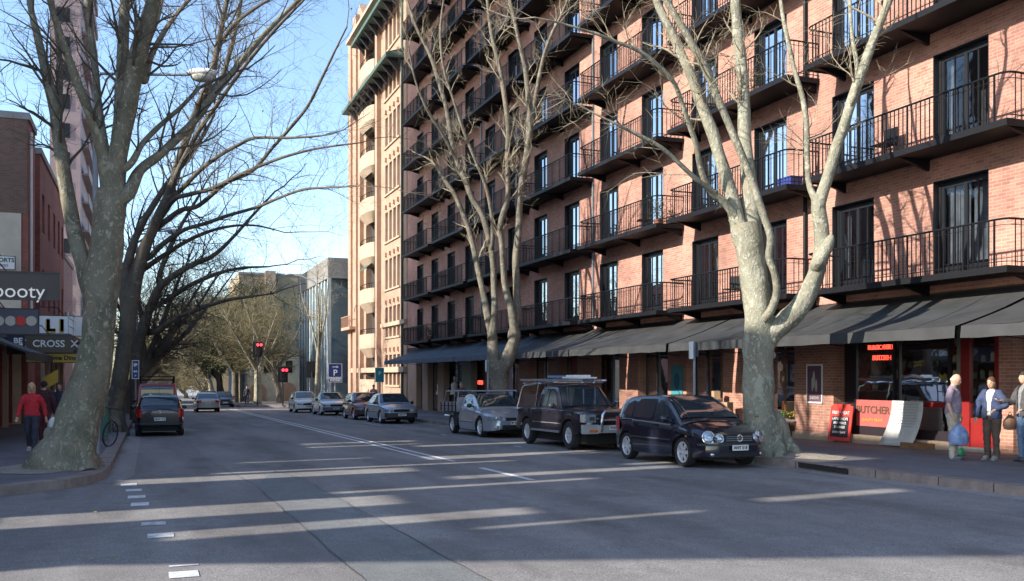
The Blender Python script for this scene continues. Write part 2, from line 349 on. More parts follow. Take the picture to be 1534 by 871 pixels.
# gravelly soil ring round the right tree
mb=MB(); n=28; c=Vector((13.0,16.9,0)); top=[]
for i in range(n):
    a=2*PI*i/n; r=.95+.12*math.sin(3*a)+.08*math.sin(7*a+1); top.append((max(12.32,c.x+r*math.cos(a)*1.0),c.y+r*math.sin(a)*1.5))
vs=[(x,y,gz(y)+.158) for x,y in top]; vs.append((c.x,c.y,gz(c.y)+.24)); mb.add(vs,[(i,(i+1)%n,n) for i in range(n)])
tag(mb.build('tree_soil',M['sand'],smooth=80),kind='structure')
mb=MB(); n=28; c=Vector((-1.75,19.9,0)); top=[]
for i in range(n):
    a=2*PI*i/n; r=1.0+.14*math.sin(3*a+1)+.08*math.sin(7*a); top.append((min(-1.02,c.x+r*math.cos(a)),c.y+r*math.sin(a)*1.2))
vs=[(x,y,gz(y)+.158) for x,y in top]; vs.append((c.x,c.y,gz(c.y)+.22)); mb.add(vs,[(i,(i+1)%n,n) for i in range(n)])
tag(mb.build('tree_soil',M['sand'],smooth=80),kind='structure')
# kerb drain inlet
mb=MB(); mb.box(11.975,12.0,13.9,15.3,gz(14.6)+.03,gz(14.6)+.115); mb.box(11.965,11.975,13.9,15.3,gz(14.6)+.115,gz(14.6)+.135)
tag(mb.build('storm_drain',M['blackm']),'dark storm drain slot cut into the right kerb','drain')

# ================================================================== BIG BRICK APARTMENT BLOCK
FX=17.3; Y0=7.06; Y1=65.5
fl=[3.9+2.98*f for f in range(9)]
apt=thing('apartment_building','tall orange brick apartment building with rows of black balconies and ground floor shops','building',(FX,Y0,gz(Y0)))
apt.location=(0,0,0)
doorY=[16.37+3.52*k for k in range(-2,14)]; HW=.79
wm=MB(); holes=[(y-HW-Y0,y+HW-Y0,z+.02-3.6,z+2.32-3.6) for y in doorY for z in fl]
holed(wm,(FX,Y0,3.6),(0,1,0),(0,0,1),(1,0,0),Y1-Y0,31.6-3.6,holes,.3)
wm.quad((FX,Y0,3.6),(FX+16,Y0,3.6),(FX+16,Y0,31.6),(FX,Y0,31.6)); wm.quad((FX,Y1,-1.2),(FX+16,Y1,-1.2),(FX+16,Y1,31.6),(FX,Y1,31.6)); wm.quad((FX+16,Y0,-1.2),(FX+16,Y1,-1.2),(FX+16,Y1,31.6),(FX+16,Y0,31.6))
wm.quad((FX,Y0,-1.2),(FX+16,Y0,-1.2),(FX+16,Y0,3.6),(FX,Y0,3.6))
wm.build('wall',M['brick'],apt)
mb=MB(); mb.box(FX-.12,FX+16.1,Y0-.1,Y1,31.6,31.95); mb.build('roof',M['concrete'],apt)
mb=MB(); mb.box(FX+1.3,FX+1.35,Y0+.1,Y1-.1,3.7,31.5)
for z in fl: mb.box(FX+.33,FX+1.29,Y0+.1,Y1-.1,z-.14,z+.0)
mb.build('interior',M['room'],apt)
# french door (frame > panes, curtain)
fm=MB(); w,h=HW-.003,2.3
for a,b,c,d in ((-w,-w+.08,0,h),(w-.08,w,0,h),(-w+.08,w-.08,h-.08,h),(-w+.08,w-.08,0,.05)): fm.box(.16,.25,a,b,c,d)
for a,b,c,d in ((-.045,.045,.05,h-.08),(-w+.08,-w+.16,.05,h-.08),(w-.16,w-.08,.05,h-.08)): fm.box(.175,.235,a,b,c,d)
for a in (-w+.16,.045):
    L_=w-.16-.045; fm.box(.18,.23,a,a+L_,.05,.34); fm.box(.18,.23,a,a+L_,h-.17,h-.08)
    fm.box(.185,.225,a+L_*.48,a+L_*.52,.34,h-.17)
for a,b,c,d in ((-w,-w+.02,0,h),(w-.02,w,0,h),(-w+.02,w-.02,h-.02,h)): fm.box(.004,.16,a,b,c,d)
frame_me=fm.mesh('french_door',M['frame']); frame_me2=frame_me.copy(); frame_me2.materials[0]=M['framegrey']
pm=MB()
for a in (-w+.16,.045): pm.quad((.205,a,.34),(.205,a+w-.205,.34),(.205,a+w-.205,h-.17),(.205,a,h-.17))
pane_me=pm.mesh('pane',M['glass'])
cur=[]
for k,(spans) in enumerate([[(-.7,-.32),(.3,.7)],[(-.7,-.05),(.05,.7)],[(-.7,-.45),(.5,.7)],[(.0,.7)]]):
    cm=MB(); 
    for a,b in spans:
        n=int((b-a)/.03); pts=[(.38+.03*math.sin(i*1.3+k)+.012*math.sin(i*3.1),a+(b-a)*i/n) for i in range(n+1)]
        for (x0,y0),(x1,y1) in zip(pts,pts[1:]): cm.quad((x0,y0,.02),(x1,y1,.02),(x1,y1,h),(x0,y0,h))
    cur.append(cm.mesh('curtain',M['curtain'],smooth=60))
cand=[]
for f,z in enumerate(fl):
    for k,y in enumerate(doorY):
        pr=proj(Vector((FX,y,z+1.1))); vis=pr and -80<pr[0]<1640 and -60<pr[1]<700
        cand.append(((0 if vis else 1),(pr[2] if pr else 99),z,y,k))
cand.sort(); rest=MB()
for i,(nv,d,z,y,k) in enumerate(cand):
    if i<100:
        o=link('french_door',frame_me,apt,(FX,y,z+.02)); link('pane',pane_me,o)
        link('curtain',cur[(k*5+int(z*3))%4],o)
    else:
        for vv,ff in ((frame_me,None),(pane_me,None)):
            off=Vector((FX,y,z+.02)); rest.m=0 if vv is frame_me else 1
            rest.add([v.co+off for v in vv.vertices],[tuple(p.vertices) for p in vv.polygons])
if rest.v:
    o=rest.build('french_door',[M['frame'],M['glass']],apt); o['kind']='stuff'
# balconies
BL=6.25; BD=1.08
sm=MB(); sm.box(-BD,0,.0,BL,.03,.12); sm.box(-BD-.03,-BD,-.03,BL+.03,-.0,.14); sm.box(-BD,-.0,-.03,0,-.0,.14); sm.box(-BD,-.0,BL,BL+.03,-.0,.14)

for y in (.15,BL/2,BL-.25): sm.prism([(-.0,y-.04,.027),(-BD*.85,y-.04,.027),(-.0,y-.04,-.22)],(0,.08,0))
slab_me=sm.mesh('balcony',M['black'])
rm=MB(); z0=.13; z1=1.1; c=.22
def railpts():
    p=[(0,0)]; p+=[(-BD+c,0)]+[(-BD+c-c*math.sin(a),c-c*math.cos(a)) for a in (PI/6,PI/3,PI/2)]
    p+=[(-BD,BL-c)]+[(-BD+c-c*math.cos(a),BL-c+c*math.sin(a)) for a in (PI/6,PI/3,PI/2)]+[(0,BL)]; return p
rp=railpts()
rm.tube([(x,y,z1) for x,y in rp],.023,6); rm.tube([(x,y,z0+.1) for x,y in rp],.013,4); rm.tube([(x,y,z1-.12) for x,y in rp],.009,4)
y=.3; i=0
while y<BL-.25:
    t=.016 if i%6==0 else .0095; rm.box(-BD-t,-BD+t,y-t,y+t,z0,z1); y+=.132; i+=1
for xx in (-.2,-.36,-.52,-.68,-.84):
    for yy in (0,BL): rm.box(xx-.0085,xx+.0085,yy-.0085,yy+.0085,z0,z1)
rail_me=rm.mesh('railing',M['black'])
for f in range(9):
    for j in range(-1,7):
        o=link('balcony',slab_me,apt,(FX-.002,14.17+7.04*j,3.75+2.98*f)); link('railing',rail_me,o)
# things left on the balconies
def fl_z(f): return 3.75+2.98*f+.125
def bchair(label,f,y,rz=0,g=None):
    t=thing('balcony_chair',label,'chair',(FX-.5,y,fl_z(f)),rz,g); mb=MB(); mb.box(-.22,.22,-.22,.22,.42,.45); mb.build('seat',M['black'],t); mb=MB(); mb.box(.19,.22,-.22,.22,.47,.86); mb.build('backrest',M['black'],t)
    for x in (-.2,.2):
        for yy in (-.2,.2): mb=MB(); mb.tube([(x,yy,0),(x,yy,.42)],.012,5); mb.build('leg',M['black'],t)
def bplant(label,f,y,h,r,seed):
    t=thing('potted_plant',label,'plant',(FX-.6,y,fl_z(f))); mb=MB(); mb.lathe([(0,0),(.11,0),(.16,.28),(.14,.28),(.12,.24),(0,.24)],14,Matrix.Rotation(R(90),4,'X')); mb.build('pot',mat('terracotta%d'%seed,(.22,.09,.05),.8),t); rg=random.Random(seed); mb=MB()
    for _ in range(420):
        c=Vector((rg.gauss(0,r*.5),rg.gauss(0,r*.5),.28+abs(rg.gauss(h*.5,h*.3)))); u=Vector((rg.gauss(0,1),rg.gauss(0,1),rg.gauss(0,1))).normalized()*.045; v=u.orthogonal().normalized()*.02; mb.add([c-u,c+v,c+u,c-v],[(0,1,2,3)])
    mb.build('foliage',M['leafgreen'],t)
bchair('dark chair on the third floor balcony at the right end',1,18.2); bchair('dark chair on the lowest balcony above the sign post',0,24.6,.4); bchair('dark chair on the second row balcony left of the pale tree',1,30.2,-.3); bchair('dark chair on the third row balcony by the pale tree top',2,26.0,.5)
bplant('bushy plant in a pot on the second row balcony, left of the pale tree',1,29.0,.7,.35,61); bplant('small plant on the third row balcony beside the pale limbs',2,23.2,.5,.28,62); bplant('potted plant on the lowest balcony at the far left end',0,57.8,.6,.3,63); bplant('tall plant on the fourth row balcony near the middle tree',3,37.4,.8,.3,64)
t=thing('storage_tub','bright blue tub on the balcony right of the pale tree trunk','tub',(FX-.45,21.9,fl_z(1))); mb=MB(); mb.box(-.2,.2,-.3,.3,0,.32); mb.build('tub_body',M['blue'],t); mb=MB(); mb.box(-.22,.22,-.32,.32,.322,.36); mb.build('lid',M['blue'],t)
# downpipes between the bays
for px in (1209,):
    y=YX(px); mb=MB(); mb.tube([(FX-.07,y,3.7),(FX-.07,y,31.5)],.055,8); mb.build('drainpipe',M['black'],apt,40)
for y in (35.4,49.5): mb=MB(); mb.tube([(FX-.05,y-.1,3.7),(FX-.05,y-.1,31.5)],.045,6); mb.build('drainpipe',M['framegrey'],apt,40)
# ---- ground floor
G0=-1.3; GT=3.6
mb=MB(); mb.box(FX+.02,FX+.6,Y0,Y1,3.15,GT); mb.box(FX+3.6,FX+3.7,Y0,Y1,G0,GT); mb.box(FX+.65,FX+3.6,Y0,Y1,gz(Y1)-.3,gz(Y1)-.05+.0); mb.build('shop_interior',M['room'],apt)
piers=[(9.9,11.2,'d'),(12.6,12.95,'d'),(14.93,15.3,'d'),(20.6,22.25,'b'),(24.75,25.85,'b'),(28.05,29.3,'b'),(31.5,33.0,'b'),(35.3,36.9,'b'),
  (YX(839),YX(821),'d'),(YX(794),YX(778),'d'),(YX(742),YX(728),'d'),(YX(706),YX(692),'s'),(YX(665),YX(656),'t'),(YX(641),YX(633),'t'),(YX(624),65.4,'t'),(7.1,7.8,'d')]
mk={'b':M['brick_dark'],'d':M['brick_dark'],'s':M['sage'],'t':M['tan']}
for a,b,k in piers:
    mb=MB(); mb.box(FX-.02,FX+.6,a,b,G0,3.15); mb.build('brick_pier',mk[k],apt)
ps=sorted((a,b) for a,b,k in piers)
def unit(a,b,door=False,frame='frame',sill=.35,pane='glasshop',setback=.35,bars=1,panel=None):
    X=FX+setback; g=gz((a+b)/2)+.15; mb=MB()
    mb.box(X,X+.07,a,a+.07,g,3.1); mb.box(X,X+.07,b-.07,b,g,3.1); mb.box(X,X+.07,a+.07,b-.07,3.03,3.1); mb.box(X,X+.07,a+.07,b-.07,g,g+(.1 if door else .08))
    for i in range(1,bars+1):
        y=a+(b-a)*i/(bars+1); mb.box(X+.005,X+.065,y-.025,y+.025,g+.1,3.03)
    mb.box(X+.005,X+.065,a+.07,b-.07,2.35,2.41)
    o=mb.build('door' if door else 'shop_window',M[frame],apt)
    p=MB(); zz=g+.1
    if sill and not door:
        s=MB(); s.box(X+.01,X+.06,a+.07,b-.07,g+.08,g+.08+sill); s.build('panel',M[panel or frame],o); zz=g+.08+sill
    p.quad((X+.03,a+.07,zz),(X+.03,b-.07,zz),(X+.03,b-.07,3.03),(X+.03,a+.07,3.03)); p.build('pane',M[pane],o)
    return o
# gaps: generic + special
special={15.3:1,22.25:1,25.85:1,29.3:1,33.0:1,36.9:1}
for (a0,b0),(a1,b1) in zip(ps,ps[1:]):
    s,e=b0,a1
    if e-s<.4 or any(abs(s-k)<.02 for k in special): continue
    if e-s>2.2: m=(s+e)/2; unit(s,m,False,bars=0,sill=.5); unit(m,e,True,bars=0)
    else: unit(s,e,(int(s)%2==0),bars=1 if e-s>1.4 else 0)
# bottle shop door / butcher  (15.3-20.6)
def col(m,*b,name='panel',par=apt): mb=MB(); mb.box(*b); return mb.build(name,M[m],par)
g=gz(16)+.15
o=col('red',FX+.1,FX+.2,15.3,15.52,g,3.1,name='door_surround'); col('red',FX+.1,FX+.2,16.2,16.45,g,3.1,name='door_surround')
mb=MB(); n=14; ya,yb=15.52,16.2; yc=(ya+yb)/2; rad=.34; zb=2.35
pts=[(FX+.1,ya,zb)]+[(FX+.1,yc-rad*math.cos(PI*i/n),zb+rad*math.sin(PI*i/n)*.9) for i in range(1,n)]+[(FX+.1,yb,zb),(FX+.1,yb,3.1),(FX+.1,ya,3.1)]
mb.prism(pts[::-1],(.1,0,0)); mb.build('arch_head',M['red'],apt)
o=col('red',FX+.14,FX+.18,15.52,16.2,g,g+.75,name='door'); mb=MB(); mb.quad((FX+.16,15.52,g+.75),(FX+.16,16.2,g+.75),(FX+.16,16.2,2.7),(FX+.16,15.52,2.7)); mb.build('pane',M['glasshop'],o)
col('sage',FX+.3,FX+.36,16.45,16.75,g,3.1)
for a,b in ((16.78,18.42),(18.52,19.95)):
    X=FX+.12; mb=MB(); mb.box(X,X+.08,a,a+.06,g,3.1); mb.box(X,X+.08,b-.06,b,g,3.1); mb.box(X,X+.08,a+.06,b-.06,3.0,3.1); mb.box(X,X+.08,a+.06,b-.06,g+.02,g+.4)
    o=mb.build('shop_window',M['signblack'],apt); s=MB(); s.box(X+.01,X+.07,a+.06,b-.06,g+.4 if a>17 else g+.95,g+1.08); s.build('panel',M['red'] if a<17 else mat('butcher_panel',(.50,.10,.09),.5,0,.1,3),o)
    p=MB(); p.quad((X+.04,a+.06,g+1.08),(X+.04,b-.06,g+1.08),(X+.04,b-.06,3.0),(X+.04,a+.06,3.0))
    if a<17: p.quad((X+.04,a+.06,g+.4),(X+.04,b-.06,g+.4),(X+.04,b-.06,g+.95),(X+.04,a+.06,g+.95))
    p.build('pane',M['glasshop'],o)
    if a>18:
        text('BUTCHER',.27,face_street(X-.002,19.28,g+.82),M['signbrown'],'lettering',o,.003,bold=.006)
        text('QUALITY MEATS',.10,face_street(X-.002,19.3,g+.56),M['yellow'],'lettering',o,.003)
# butcher sill + step
mb=MB(); mb.box(FX-.1,FX+.1,16.5,20.5,gz(18)-.3,g+.17); mb.build('sill',M['tanlight'],apt)
mb=MB(); mb.box(FX-.1,FX+.04,15.3,16.45,gz(18)-.3,g+.1); mb.build('step',M['concrete'],apt)
col('signblack',FX+.35,FX+.4,19.98,20.6,g,3.1,name='door')
unit(22.25,24.75,False,'wood',sill=.4,bars=1,setback=.6)
unit(25.85,27.2,False,'yellow' if 0 else 'wood',sill=.3,bars=1); unit(27.2,28.05,True,'signblack',bars=0)
unit(29.3,30.6,False,'sage',sill=.7,bars=0); unit(30.6,31.5,True,'signblack',bars=0)
unit(33.0,34.25,True,'sage',bars=1); unit(34.25,35.3,False,'signblack',sill=.5,bars=0)
unit(38.2,YX(839),True,'signblack',bars=0); col('red',FX+.3,FX+.36,36.9,38.2,gz(38)+.1,3.1,name='door')
# back walls of the shops (paint colours)
for m_,a,b in (('sage',22.4,24.7),('wood',25.9,27.9),('sage',29.4,31.4),('cream',15.4,16.7)):
    col(m_,FX+3.3,FX+3.38,a,b,-.3,3.0,name='back_wall')
# painted pale lower part of the pier with a poster frame
col('brick_pale',FX-.035,FX-.02,20.62,22.23,gz(21)+.14,1.18,name='painted_brick') if 0 else None
mb=MB(); mb.box(FX-.06,FX+.0-.02,20.55,22.3,G0,gz(21)+.33); mb.build('plinth',M['tanlight'],apt)
# awnings
def awning(a,b,cloth,first):
    n=MB(); X1=14.72; zt=3.55; zb=2.62; t=.012
    N=14
    for i in range(N):
        u0=a+(b-a)*i/N; u1=a+(b-a)*(i+1)/N
        def pt(s,u): return (FX-.03+(X1-FX+.03)*s,u,zt+(zb-zt)*s-.06*math.sin(PI*s)-.035*abs(math.sin((u-a)*PI/((b-a)/2)))*math.sin(PI*s*.9)-.012*noise.noise(Vector((s*5,u*1.7,a))))
        K=8
        for k in range(K): n.quad(pt(k/K,u0),pt(k/K,u1),pt((k+1)/K,u1),pt((k+1)/K,u0))
        def vl(u): return .03*noise.noise(Vector((u*1.4,a,3)))
        n.quad(pt(1,u0),pt(1,u1),(X1-.02+vl(u1),u1,zb-.24+.01*math.sin(u1*5)),(X1-.02+vl(u0),u0,zb-.24+.01*math.sin(u0*5)))
    me=n.mesh('awning_cloth',M[cloth],smooth=50)
    fr=MB(); fr.tube([(X1+.02,a+.02,zb-.02),(X1+.02,b-.02,zb-.02)],.02,6)
    for y in (a+.1,(a+b)/2,b-.1):
        fr.tube([(X1+.03,y,zb-.03),(FX-.03,y,zt-.18)],.014,5); fr.tube([(X1+.05,y,zb-.04),(FX-.03,y,2.35)],.012,5)
    return me,fr
edges=[8.0,14.55,18.95,25.2,32.2,39.3,46.3,52.6,61.6] ; edges=[8.0,13.65]+[13.75+0]+[]  
segs=[(7.6,13.9),(14.05,24.9),(25.05,32.1),(32.2,39.3),(39.4,46.4),(46.5,53.5),(53.6,61.7)]
for i,(a,b) in enumerate(segs):
    me,fr=awning(a,b,'canvas' if b<44 else 'canvasnavy',i)
    aw=fr.build('awning',M['black'],apt,40); link('awning_cloth',me,aw)
    k=max(2,round((b-a)/1.2))
    for q in range(1,k):
        y=a+(b-a)*q/k; sm_=MB(); X1=14.72
        for z_ in range(8):
            s0,s1=z_/8,(z_+1)/8; f_=lambda s:(FX-.03+(X1-FX+.03)*s,3.55-.93*s-.06*math.sin(PI*s)-.035*abs(math.sin((y-a)*PI/((b-a)/2)))*math.sin(PI*s*.9)+.006)
            (xa,za),(xb,zb_)=f_(s0),f_(s1); sm_.quad((xa,y-.012,za),(xa,y+.012,za),(xb,y+.012,zb_),(xb,y-.012,zb_))
        sm_.build('seam',M['blackm'],aw)
# ================================================================== TAN DECO BUILDING
tb=thing('art_deco_building','pale tan stone building with curved balconies and green roof brackets','building',(0,0,0))
TX=17.25; TA=65.55; TB=85.2
th=[]; 
wy=[YX(p) for p in (598,592,586,580)]
def zrow(k): return .75+3.68*k
for k in range(8):
    for y in wy: th.append((y-.42-TA,y+.42-TA,zrow(k)+1.6,zrow(k)+3.9))
bay0,bay1=YX(568),YX(548)
for k in range(8): th.append((bay0+.3-TA,bay1-.3-TA,zrow(k)+1.2+.0,zrow(k)+4.2))
mb=MB(); th=[(a,b,c+.2,d+.2) for a,b,c,d in th]
holed(mb,(TX,TA,-1.6),(0,1,0),(0,0,1),(1,0,0),TB-TA,31.6,th,.45)
mb.quad((TX,TA,-1.6),(TX+14,TA,-1.6),(TX+14,TA,30),(TX,TA,30)); mb.quad((TX,TB,-1.6),(TX+14,TB,-1.6),(TX+14,TB,30),(TX,TB,30)); mb.quad((TX+14,TA,-1.6),(TX+14,TB,-1.6),(TX+14,TB,30),(TX+14,TA,30))
mb.build('wall',M['tan'],tb)
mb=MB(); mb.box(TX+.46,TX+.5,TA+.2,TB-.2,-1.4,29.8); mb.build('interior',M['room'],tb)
for k in range(8):
    for y in wy:
        z=zrow(k)+.2; mb=MB(); 
        for a,b,c,d in ((y-.42,y-.36,z,z+2.3),(y+.36,y+.42,z,z+2.3),(y-.36,y+.36,z,z+.06),(y-.36,y+.36,z+2.24,z+2.3),(y-.36,y+.36,z+1.3,z+1.36)): mb.box(TX+.28,TX+.34,a,b,c,d)
        o=mb.build('window',M['wood'],tb); p=MB(); p.quad((TX+.31,y-.36,z+.06),(TX+.31,y+.36,z+.06),(TX+.31,y+.36,z+2.24),(TX+.31,y-.36,z+2.24)); p.build('pane',M['glass'],o)
    mb=MB(); mb.box(TX-.12,TX,wy[0]-.55,wy[-1]+.55,zrow(k)+.05,zrow(k)+.18); mb.build('sill',M['tanlight'],tb)
    for y in wy: mb=MB(); mb.box(TX-.16,TX-.0,y-.14,y+.14,zrow(k)+2.75,zrow(k)+3.05); mb.build('corbel',M['tandark'],tb)
# curved bay balconies
for k in range(8):
    z=zrow(k)-.55+.0; cy=(bay0+bay1)/2; hw=(bay1-bay0)/2; mb=MB(); N=12
    arc=[(TX-.8*math.sin(PI*i/N)**.6,cy-hw*math.cos(PI*i/N)) for i in range(N+1)]
    for (x0,y0),(x1,y1) in zip(arc,arc[1:]): mb.prism([(x0,y0,z),(x1,y1,z),(x1,y1,z+1.15),(x0,y0,z+1.15)],(.12,0,0))
    mb.poly([(x,y,z+.05) for x,y in arc]); mb.poly([(x,y,z+.25) for x,y in arc])
    for (x0,y0),(x1,y1) in zip(arc,arc[1:]): mb.quad((x0,y0,z),(x1,y1,z),(TX-.0+(x1-TX)*.3,cy+(y1-cy)*.5,z-.75),(TX+(x0-TX)*.3,cy+(y0-cy)*.5,z-.75))
    o=mb.build('balcony',M['tanlight'],tb,40)
    mb=MB(); mb.tube([(x+.06,y,z+1.55) for x,y in arc],.03,5)
    for x,y in arc: mb.tube([(x+.06,y,z+1.15),(x+.06,y,z+1.55)],.018,4)
    mb.build('railing',M['black'],o)
    if k in (2,4,5,6):
        mb=MB(); mb.prism([(TX-.9,cy-hw*.6,z+2.7),(TX-.9,cy+hw*.3,z+2.7),(TX-.02,cy+hw*.3,z+3.5),(TX-.02,cy-hw*.6,z+3.5)],(0,0,.04)); mb.build('sun_blind',M['copper'],o)
# left piers & recess strips
mb=MB(); 
for p0,p1 in ((546,543),(572,569)): mb.box(TX-.35,TX,YX(p0),YX(p1),-1.5,31.2)
mb.box(TX-.35,TX,YX(540),YX(535),-1.5,33.2); mb.box(TX-.3,TX,YX(531),TB,-1.5,32.0)
mb.box(TX-.15,TX+3,80.5,84.9,30.01,32.4); mb.prism([(TX+.2,80.5,32.4),(TX+.2,84.9,32.4),(TX+.2,82.7,34.6)],(2,0,0))
mb.build('pier',M['tan'],tb)
mb=MB(); mb.box(TX-.04,TX-.002,YX(535)+.02,YX(531)-.02,2.2,31); mb.box(TX-.04,TX-.002,YX(543)+.02,YX(540)-.02,5,31); mb.build('recess',M['tandark'],tb)
mb=MB(); mb.box(TX-.28,TX-.0,TA,TB+.05,1.9,2.3); mb.box(TX-.2,TX-.0,TA,YX(574),5.4,5.7); mb.build('cornice',M['tanlight'],tb)
def eave(y0,y1,z,out,name):
    mb=MB(); mb.prism([(TX-out,y0,z),(TX-out,y0,z+.28),(TX,y0,z+.75),(TX,y0,z)],(0,y1-y0,0)); o=mb.build(name,M['copper'],tb)
    y=y0+.4
    while y<y1-.3:
        mb=MB(); mb.prism([(TX-.36,y,z-.003),(TX-out+.15,y,z-.003),(TX-.36,y,z-.9)],(0,.22,0)); y+=1.6; mb.build('bracket',M['signblack'],o)
eave(66.2,TB-2.5,24.6,1.35,'eave'); eave(66.2,79,29.3,1.3,'roof_eave')
mb=MB(); mb.box(TX-1.3,TX,wy[0]-1,TB-4,30.25,30.5); mb.box(TX,TX+14,TA,TB,30,30.02); mb.build('roof',M['tanlight'],tb)
mb=MB(); mb.tube([(TX-.1,YX(605),-.8),(TX-.1,YX(605),29)],.09,8); mb.build('drainpipe',M['copper'],tb,40)
mb=MB(); mb.box(TX-.9,TX,TB-3.6,TB+.2,5.7,5.95)
for i in range(12): mb.box(TX-.9,TX-.86,TB-3.6+.33*i,TB-3.57+.33*i,5.95,6.85)
mb.box(TX-.92,TX-.86,TB-3.6,TB+.2,6.85,6.9); mb.build('balcony',M['tandark'],tb)
# ================================================================== GLASS OFFICE BUILDING
M['fascia']=mat('fascia_concrete',(.20,.195,.185),.85,0,.15,1)
gb=thing('office_building','glass fronted office building with pale vertical fins','building',(0,0,0))
GX=17.3; GA=97; GB=118; GH=13.2
mb=MB(); mb.box(GX-.05,GX+14,GA,GB,11.7,GH+.6); mb.build('fascia',M['fascia'],gb)
mb=MB(); mb.box(GX+.3,GX+14,GA+.5,GB,-2,11.7); mb.build('wall',mat('office_wall',(.10,.14,.16),.4,0,.2,.6),gb)
mb=MB(); mb.box(GX+2,GX+14.1,GA-.25,GA-.01,-2,13.9); mb.build('side_frame',M['signbrown'],gb)
gl=mat('office_glass',(.16,.27,.31),.08,0,0,.7,col2=(.07,.13,.16),spec=.8)
for i in range(7): mb=MB(); mb.box(GX+.16,GX+.22,GA+.6+i*2.95,GA+.6+i*2.95+2.8,-1.2,11.6); mb.build('window',gl,gb)
for i in range(8): mb=MB(); mb.box(GX+2.3+i*1.25,GX+2.3+i*1.25+1.1,GA-.32,GA-.26,.4,11.2); mb.build('window',gl,gb)
pf=mat('pale_fin',(.36,.40,.41),.4)
for i in range(11): mb=MB(); mb.box(GX+.05,GX+.15,GA+.5+i*1.95,GA+1.1+i*1.95,-1.6,11.69); mb.build('fin',pf,gb)
mb=MB(); mb.box(GX-.1,GX+.2,GA-.3,GA+.05,-1.6,11.69); mb.build('corner_post',pf,gb)
# rounded stone corner block and blue fronted building beyond
def simple_building(name,label,x0,x1,y0,y1,h,m,wins=None,face='cam',parap=True,base=-3,cat='building'):
    t=thing(name,label,cat,(0,0,0)); mb=MB()
    if wins and face=='cam':
        holed(mb,(x0,y0,base),(1,0,0),(0,0,1),(0,1,0),x1-x0,h-base,[(a-x0,b-x0,c-base,d-base) for a,b,c,d in wins],.25)
        mb.quad((x0,y0,base),(x0,y1,base),(x0,y1,h),(x0,y0,h)); mb.quad((x1,y0,base),(x1,y1,base),(x1,y1,h),(x1,y0,h)); 
    elif wins:
        s=x1 if face=='east' else x0; nn=(-1,0,0) if face=='east' else (1,0,0)
        holed(mb,(s,y0,base),(0,1,0),(0,0,1),nn,y1-y0,h-base,[(a-y0,b-y0,c-base,d-base) for a,b,c,d in wins],.25)
        o_=x0 if face=='east' else x1
        mb.quad((o_,y0,base),(o_,y1,base),(o_,y1,h),(o_,y0,h)); mb.quad((x0,y0,base),(x1,y0,base),(x1,y0,h),(x0,y0,h))
    else:
        mb.box(x0,x1,y0,y1,base,h)
    if wins: mb.quad((x0,y1,base),(x1,y1,base),(x1,y1,h),(x0,y1,h))
    mb.build('wall',m,t)
    mb=MB(); mb.box(x0-.08,x1+.08,y0-.08,y1+.08,h,h+.3); mb.build('roof',M['concrete'] if h>0 else m,t)
    for q in (wins or []):
        a,b,c,d=q; f=MB(); p=MB(); u=.06
        if face=='cam':
            Y=y0+.16
            for r in ((a,a+u,c,d),(b-u,b,c,d),(a+u,b-u,c,c+u),(a+u,b-u,d-u,d),(a+u,b-u,(c+d)/2-.03,(c+d)/2+.03)): f.box(r[0],r[1],Y,Y+.06,r[2],r[3])
            p.box(a+.01,b-.01,Y+.02,Y+.04,c+.01,d-.01)
        else:
            X=(x1-.22) if face=='east' else x0+.16
            for r in ((a,a+u,c,d),(b-u,b,c,d),(a+u,b-u,c,c+u),(a+u,b-u,d-u,d),(a+u,b-u,(c+d)/2-.03,(c+d)/2+.03)): f.box(X,X+.06,r[0],r[1],r[2],r[3])
            p.box(X+.02,X+.04,a+.01,b-.01,c+.01,d-.01)
        o=f.build('window',M['signwhite'] if face!='cam' else M['frame'],t); p.build('pane',gl,o)
    return t
w=[(14+i*1.9,15+i*1.9,z,z+1.3) for i in range(7) for z in (3.2,6,8.8,11.6) if not (i==2)]
bb=simple_building('apartment_building','beige stepped apartment block closing the far end of the street',13,29,150,170,17.3,M['beige'],w)
mb=MB(); mb.box(16.9,18.5,149.6,149.99,-2,17.9); mb.build('pier',M['tanlight'],bb)
for cx in (17.7,21.4,24.6):
    mb=MB(); n=10; mb.prism([(cx-1.25,149.95,-2)]+[(cx-1.25*math.cos(PI*i/n),149.95,-.1+1.2*math.sin(PI*i/n)) for i in range(n+1)]+[(cx+1.25,149.95,-2)],(0,-.05,0)); mb.build('arch',M['tandark'],bb)
simple_building('apartment_building','lower brown apartment block left of the beige one',9,12.9,152,170,13.5,M['beige'],[(9.5+i*1.1,10.1+i*1.1,z,z+1.2) for i in range(3) for z in (2,4.8,7.6,10.4)])
simple_building('shop_building','narrow blue fronted building behind the far trees',XY(352,120),XY(373,120),120,130,6.6,mat('blue_render',(.12,.19,.30),.7,0,.15,1),[(XY(356,120),XY(369,120),3.4,4.8)])
mb=MB(); t=thing('shop_building','low cream shop building with brown arches beside the far traffic signals','building',(0,0,0))
x0,x1=XY(374,112),XY(448,112); mb.box(x0,x1,112,118,-2,4.4); mb.build('wall',M['cream'],t)
for p in (385,431):
    mb=MB(); a,b=XY(p-11,112),XY(p+13,112); cx=(a+b)/2; r=(b-a)/2; mb.prism([(a,111.99,-1.6)]+[(cx-r*math.cos(PI*i/10),111.99,-.1+r*math.sin(PI*i/10)) for i in range(11)]+[(b,111.99,-1.6)],(0,-.06,0)); mb.build('arch',M['tandark'],t)
for p in (395,428): mb=MB(); a,b=XY(p,112),XY(p+10,112); mb.box(a,b,111.9,111.98,2.0,3.4); mb.build('window',M['frame'],t)
mb=MB(); mb.box(x0-.1,x1+.1,111.85,118,4.4,4.6); mb.build('roof',M['concrete'],t)
